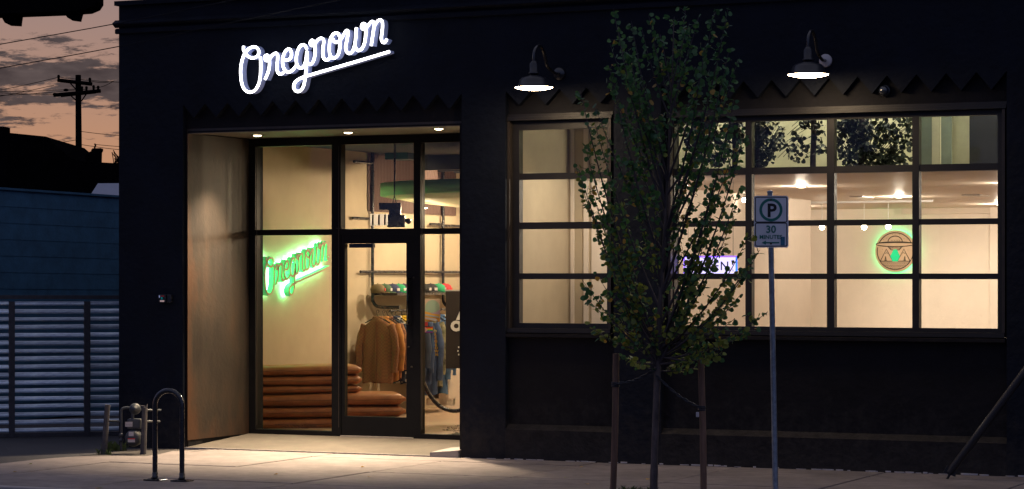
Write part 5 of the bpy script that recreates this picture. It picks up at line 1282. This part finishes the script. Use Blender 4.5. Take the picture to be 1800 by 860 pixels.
# pale shed roof
sh = thing('shed', 'low shed with pale metal roof half hidden by the shop corner', 'shed', tuple(pD(185, 480, 40)))
q = [pD(158, 344.5, 38), pD(250, 348, 38), pD(250, 322, 41), pD(172, 322.5, 41)]
MB().prism(q, (0, 0, -0.05)).build('roof', M['shedroof'], sh)
MB().prism([q[0] + Vector((0, 0, -0.06)), q[1] + Vector((0, 0, -0.06)), Vector((q[1].x, q[1].y, 0)), Vector((q[0].x, q[0].y, 0))], (-0.6, 1.2, 0)).build('wall', M['bluewall'], sh)

# house silhouette with chimney
th = 80
hs = thing('gabled_house', 'dark silhouetted house with sloping roof and stepped chimney behind the boards', 'house', tuple(pD(80, 486 + 1.9*F/th, th)))
rl_ = [(-60, 241), (10, 233), (80, 240), (125, 279), (148, 284), (260, 290)]
MB().prism([pD(a_, b_ + 2.5, th) for a_, b_ in rl_] + [pD(260, 588, th), pD(-60, 588, th)], Vector((-SY, CY, 0))*7).build('wall', M['silh'], hs)
MB().prism([pD(a_, b_, th) for a_, b_ in rl_] + [pD(a_, b_ + 2.4, th) for a_, b_ in reversed(rl_)], Vector((-SY, CY, 0))*7.3).build('roof', M['silh'], hs)
chm = MB().prism([pD(a_, b_, th + 0.5) for a_, b_ in ((150, 284), (150, 273), (154, 270), (154.5, 268), (160, 266), (160.5, 263), (162, 262), (162, 261), (177, 260.5), (177, 264), (175, 268), (174.5, 286))], Vector((-SY, CY, 0))*0.5).build('chimney', M['silh'], hs)
MB().tube([pD(166, 261, th + .7), pD(168, 255, th + .7), pD(166, 253, th + .7)], 0.03, 5).build('flue_pipe', M['silh'], hs)
tn = 34.0
MB().prism([pD(a_, b_, tn) for a_, b_ in ((-60, 222), (10, 223), (11.5, 345), (-60, 345))], Vector((-SY, CY, 0))*0.3).build('fence_panel', M['silh'])
bpy.data.objects['fence_panel'].data.name = 'fence_panel'; tag(bpy.data.objects['fence_panel'], 'tall dark board screen at the far left edge over the blue wall', 'screen')
q = [pD(-60, 345, tn), pD(10, 345, tn)]

# twigs of a bush at the shop corner
tw_ = MB(); rg = random.Random(5)
for i in range(26):
    a_ = pD(rg.uniform(200, 222), 288, 60); tw_.tube([a_, pD(rg.uniform(196, 220), rg.uniform(264, 284), 60)], 0.012, 4)
tb_ = tag(tw_.build('bare_bush', M['silh']), 'dark wispy bush showing at the shop corner below the sky', 'bush')

# utility pole
tu = 110
up_ = thing('utility_pole', 'dark timber utility pole with two crossarms against the dusk sky', 'utility pole', tuple(pD(139, 486 + 1.9*F/tu, tu)))
def pu(px, py, d=0): return pD(px, py, tu + d)
MB().tube([pD(139.5, 486 + 1.9*F/tu, tu), pu(138.5, 280), pu(137.5, 132)], [0.17, 0.145, 0.125], 12).build('pole', M['silh'], up_)
def arm(a, b, r_): return MB().tube([pu(*a, -0.2), pu(*b, -0.2)], r_, 4, smooth=False).build('crossarm', M['silh'], up_)
arm((101, 141), (162, 148), 0.085); arm((94, 167.5), (177, 160), 0.085); arm((107, 168.5), (168, 162), 0.07)
for a, b in (((123, 146), (134, 158)), ((124, 168), (135, 178)), ((152, 165), (143, 178))): MB().tube([pu(*a, -0.3), pu(*b, -0.3)], 0.03, 5).build('brace', M['silh'], up_)
for px_, py_ in ((103, 137), (158, 142), (144, 157), (152, 157), (164.5, 155), (172.5, 156)): MB().lathe([(0.03, -0.12), (0.055, -0.04), (0.05, 0.02), (0.07, 0.05), (0.05, 0.12), (0.0, 0.14)], pu(px_, py_, -0.2), 8).build('insulator', M['silh'], up_)
for px_, py_ in ((116, 158.5), (97, 166)): MB().sphere(pu(px_, py_, -0.2), (0.13, 0.1, 0.07), 10).build('insulator', M['silh'], up_)
wl = [((-60, 168), (103, 136)), ((103, 136), (260, 146)), ((-60, 160), (133, 157)), ((-60, 170), (150, 157)), ((-60, 158), (95, 166)), ((-60, 178), (95, 150)), ((140, 254), (260, 266)), ((80, 250), (140, 245)), ((140, 231), (260, 240)), ((166, 254), (260, 257)), ((158, 143), (200, 143)), ((165, 155), (198, 144))]
for i, (a, b) in enumerate(wl):
    A, B = pu(*a, -0.2), pu(*b, -0.2); m_ = (A + B)/2 - up*0.06
    MB().tube(smooth_path([A, m_, B], 5), 0.013, 5).build('wire', M['silh'], up_)

# two service wires passing in front of the wall
for k_, (pts, lab) in enumerate(((((-80, 92), (0, 78), (213, 40), (385, 5), (470, -12)), 'upper thin service wire crossing the sky towards the shop roof'), (((-80, 135), (0, 120), (213, 81), (403, 40), (585, 2), (660, -14)), 'lower thin service wire crossing the sky and the shop parapet'))):
    tag(MB().tube(smooth_path([pY(a_, b_, -0.9) for a_, b_ in pts], 4), 0.0055, 5).build('service_wire', mat('wire_dark', (0.008, 0.009, 0.014), 0.7, spec=0.1)), lab, 'wire', 'service wires crossing to the shop')

# eave jutting in at the top left
te_ = 15.0
ev = thing('roof_eave', 'dark roof eave with two bracket ends jutting in at the top left', 'roof eave', tuple(pD(-260, 486 + 1.9*F/te_, te_)))
MB().prism([pD(a_, b_, te_) for a_, b_ in ((-420, -40), (170, -40), (170, 2), (164, 11), (150, 17), (110, 20), (-420, 40))], Vector((-SY, CY, 0))*0.25).build('roof_edge', M['silh'], ev)
for pts in (((2, 20), (30, 20), (28, 32), (27, 41), (8, 40), (3, 31)), ((110, 15), (138, 15), (135, 25), (133, 33), (118, 31), (112, 22))):
    MB().prism([pD(a_, b_, te_ + 0.1) for a_, b_ in pts], Vector((-SY, CY, 0))*0.2).build('bracket', M['silh'], ev)
MB().tube([pD(-300, 486 + 1.9*F/te_, te_ + 0.4), pD(-300, 20, te_ + 0.4)], 0.08, 8).build('post', M['silh'], ev)

# guy wire with plastic guard at the right
b0 = pZ(1661, 842, 0.0); d_ = pD(1800, 655, (b0 - CAM).dot(Vector((-SY, CY, 0))) - 0.2) - b0
gw = thing('guy_wire', 'slanting guy wire in a black plastic guard anchored at the right', 'guy wire', tuple(b0))
MB().tube([b0 + Vector((0, 0, -0.05)) + d_*-0.02, b0 + d_*0.10], 0.012, 8).build('anchor_rod', M['guard'], gw)
MB().tube([b0 + d_*0.055, b0 + d_*0.10, b0 + d_*0.5, b0 + d_*1.4, b0 + d_*1.8], [0.028, 0.037, 0.037, 0.037, 0.037], 14).build('guard_sleeve', M['guard'], gw)
e0 = b0 + d_*0.06
MB().prism([e0 + fx*-0.06 + up*0.0, e0 + fx*0.055 + up*-0.04, e0 + fx*0.07 + up*0.06, e0 + fx*0.01 + up*0.02, e0 + fx*-0.02 + up*0.07], fn*-0.02).build('broken_end', M['guard'], gw)
MB().tube([b0 + d_*1.8, b0 + d_*4], 0.006, 6).build('cable', M['galv'], gw)

# fallen leaves and specks on the pavement
rg = random.Random(21)
for i in range(14):
    q = pZ(rg.uniform(20, 1300), rg.uniform(812, 862), 0.0)
    if q.y > -0.05: q.y = -0.3
    o = link('fallen_leaf', lme[3] if i % 3 else lme[2]); o.location = (q.x, q.y, 0.006); o.scale = (0.04,)*3; o.rotation_euler = (rg.uniform(-.2, .2), rg.uniform(-.2, .2), rg.uniform(0, 6.28))
    tag(o, 'tiny dry leaf among those scattered on the pavement', 'leaf', 'fallen leaves on the pavement')
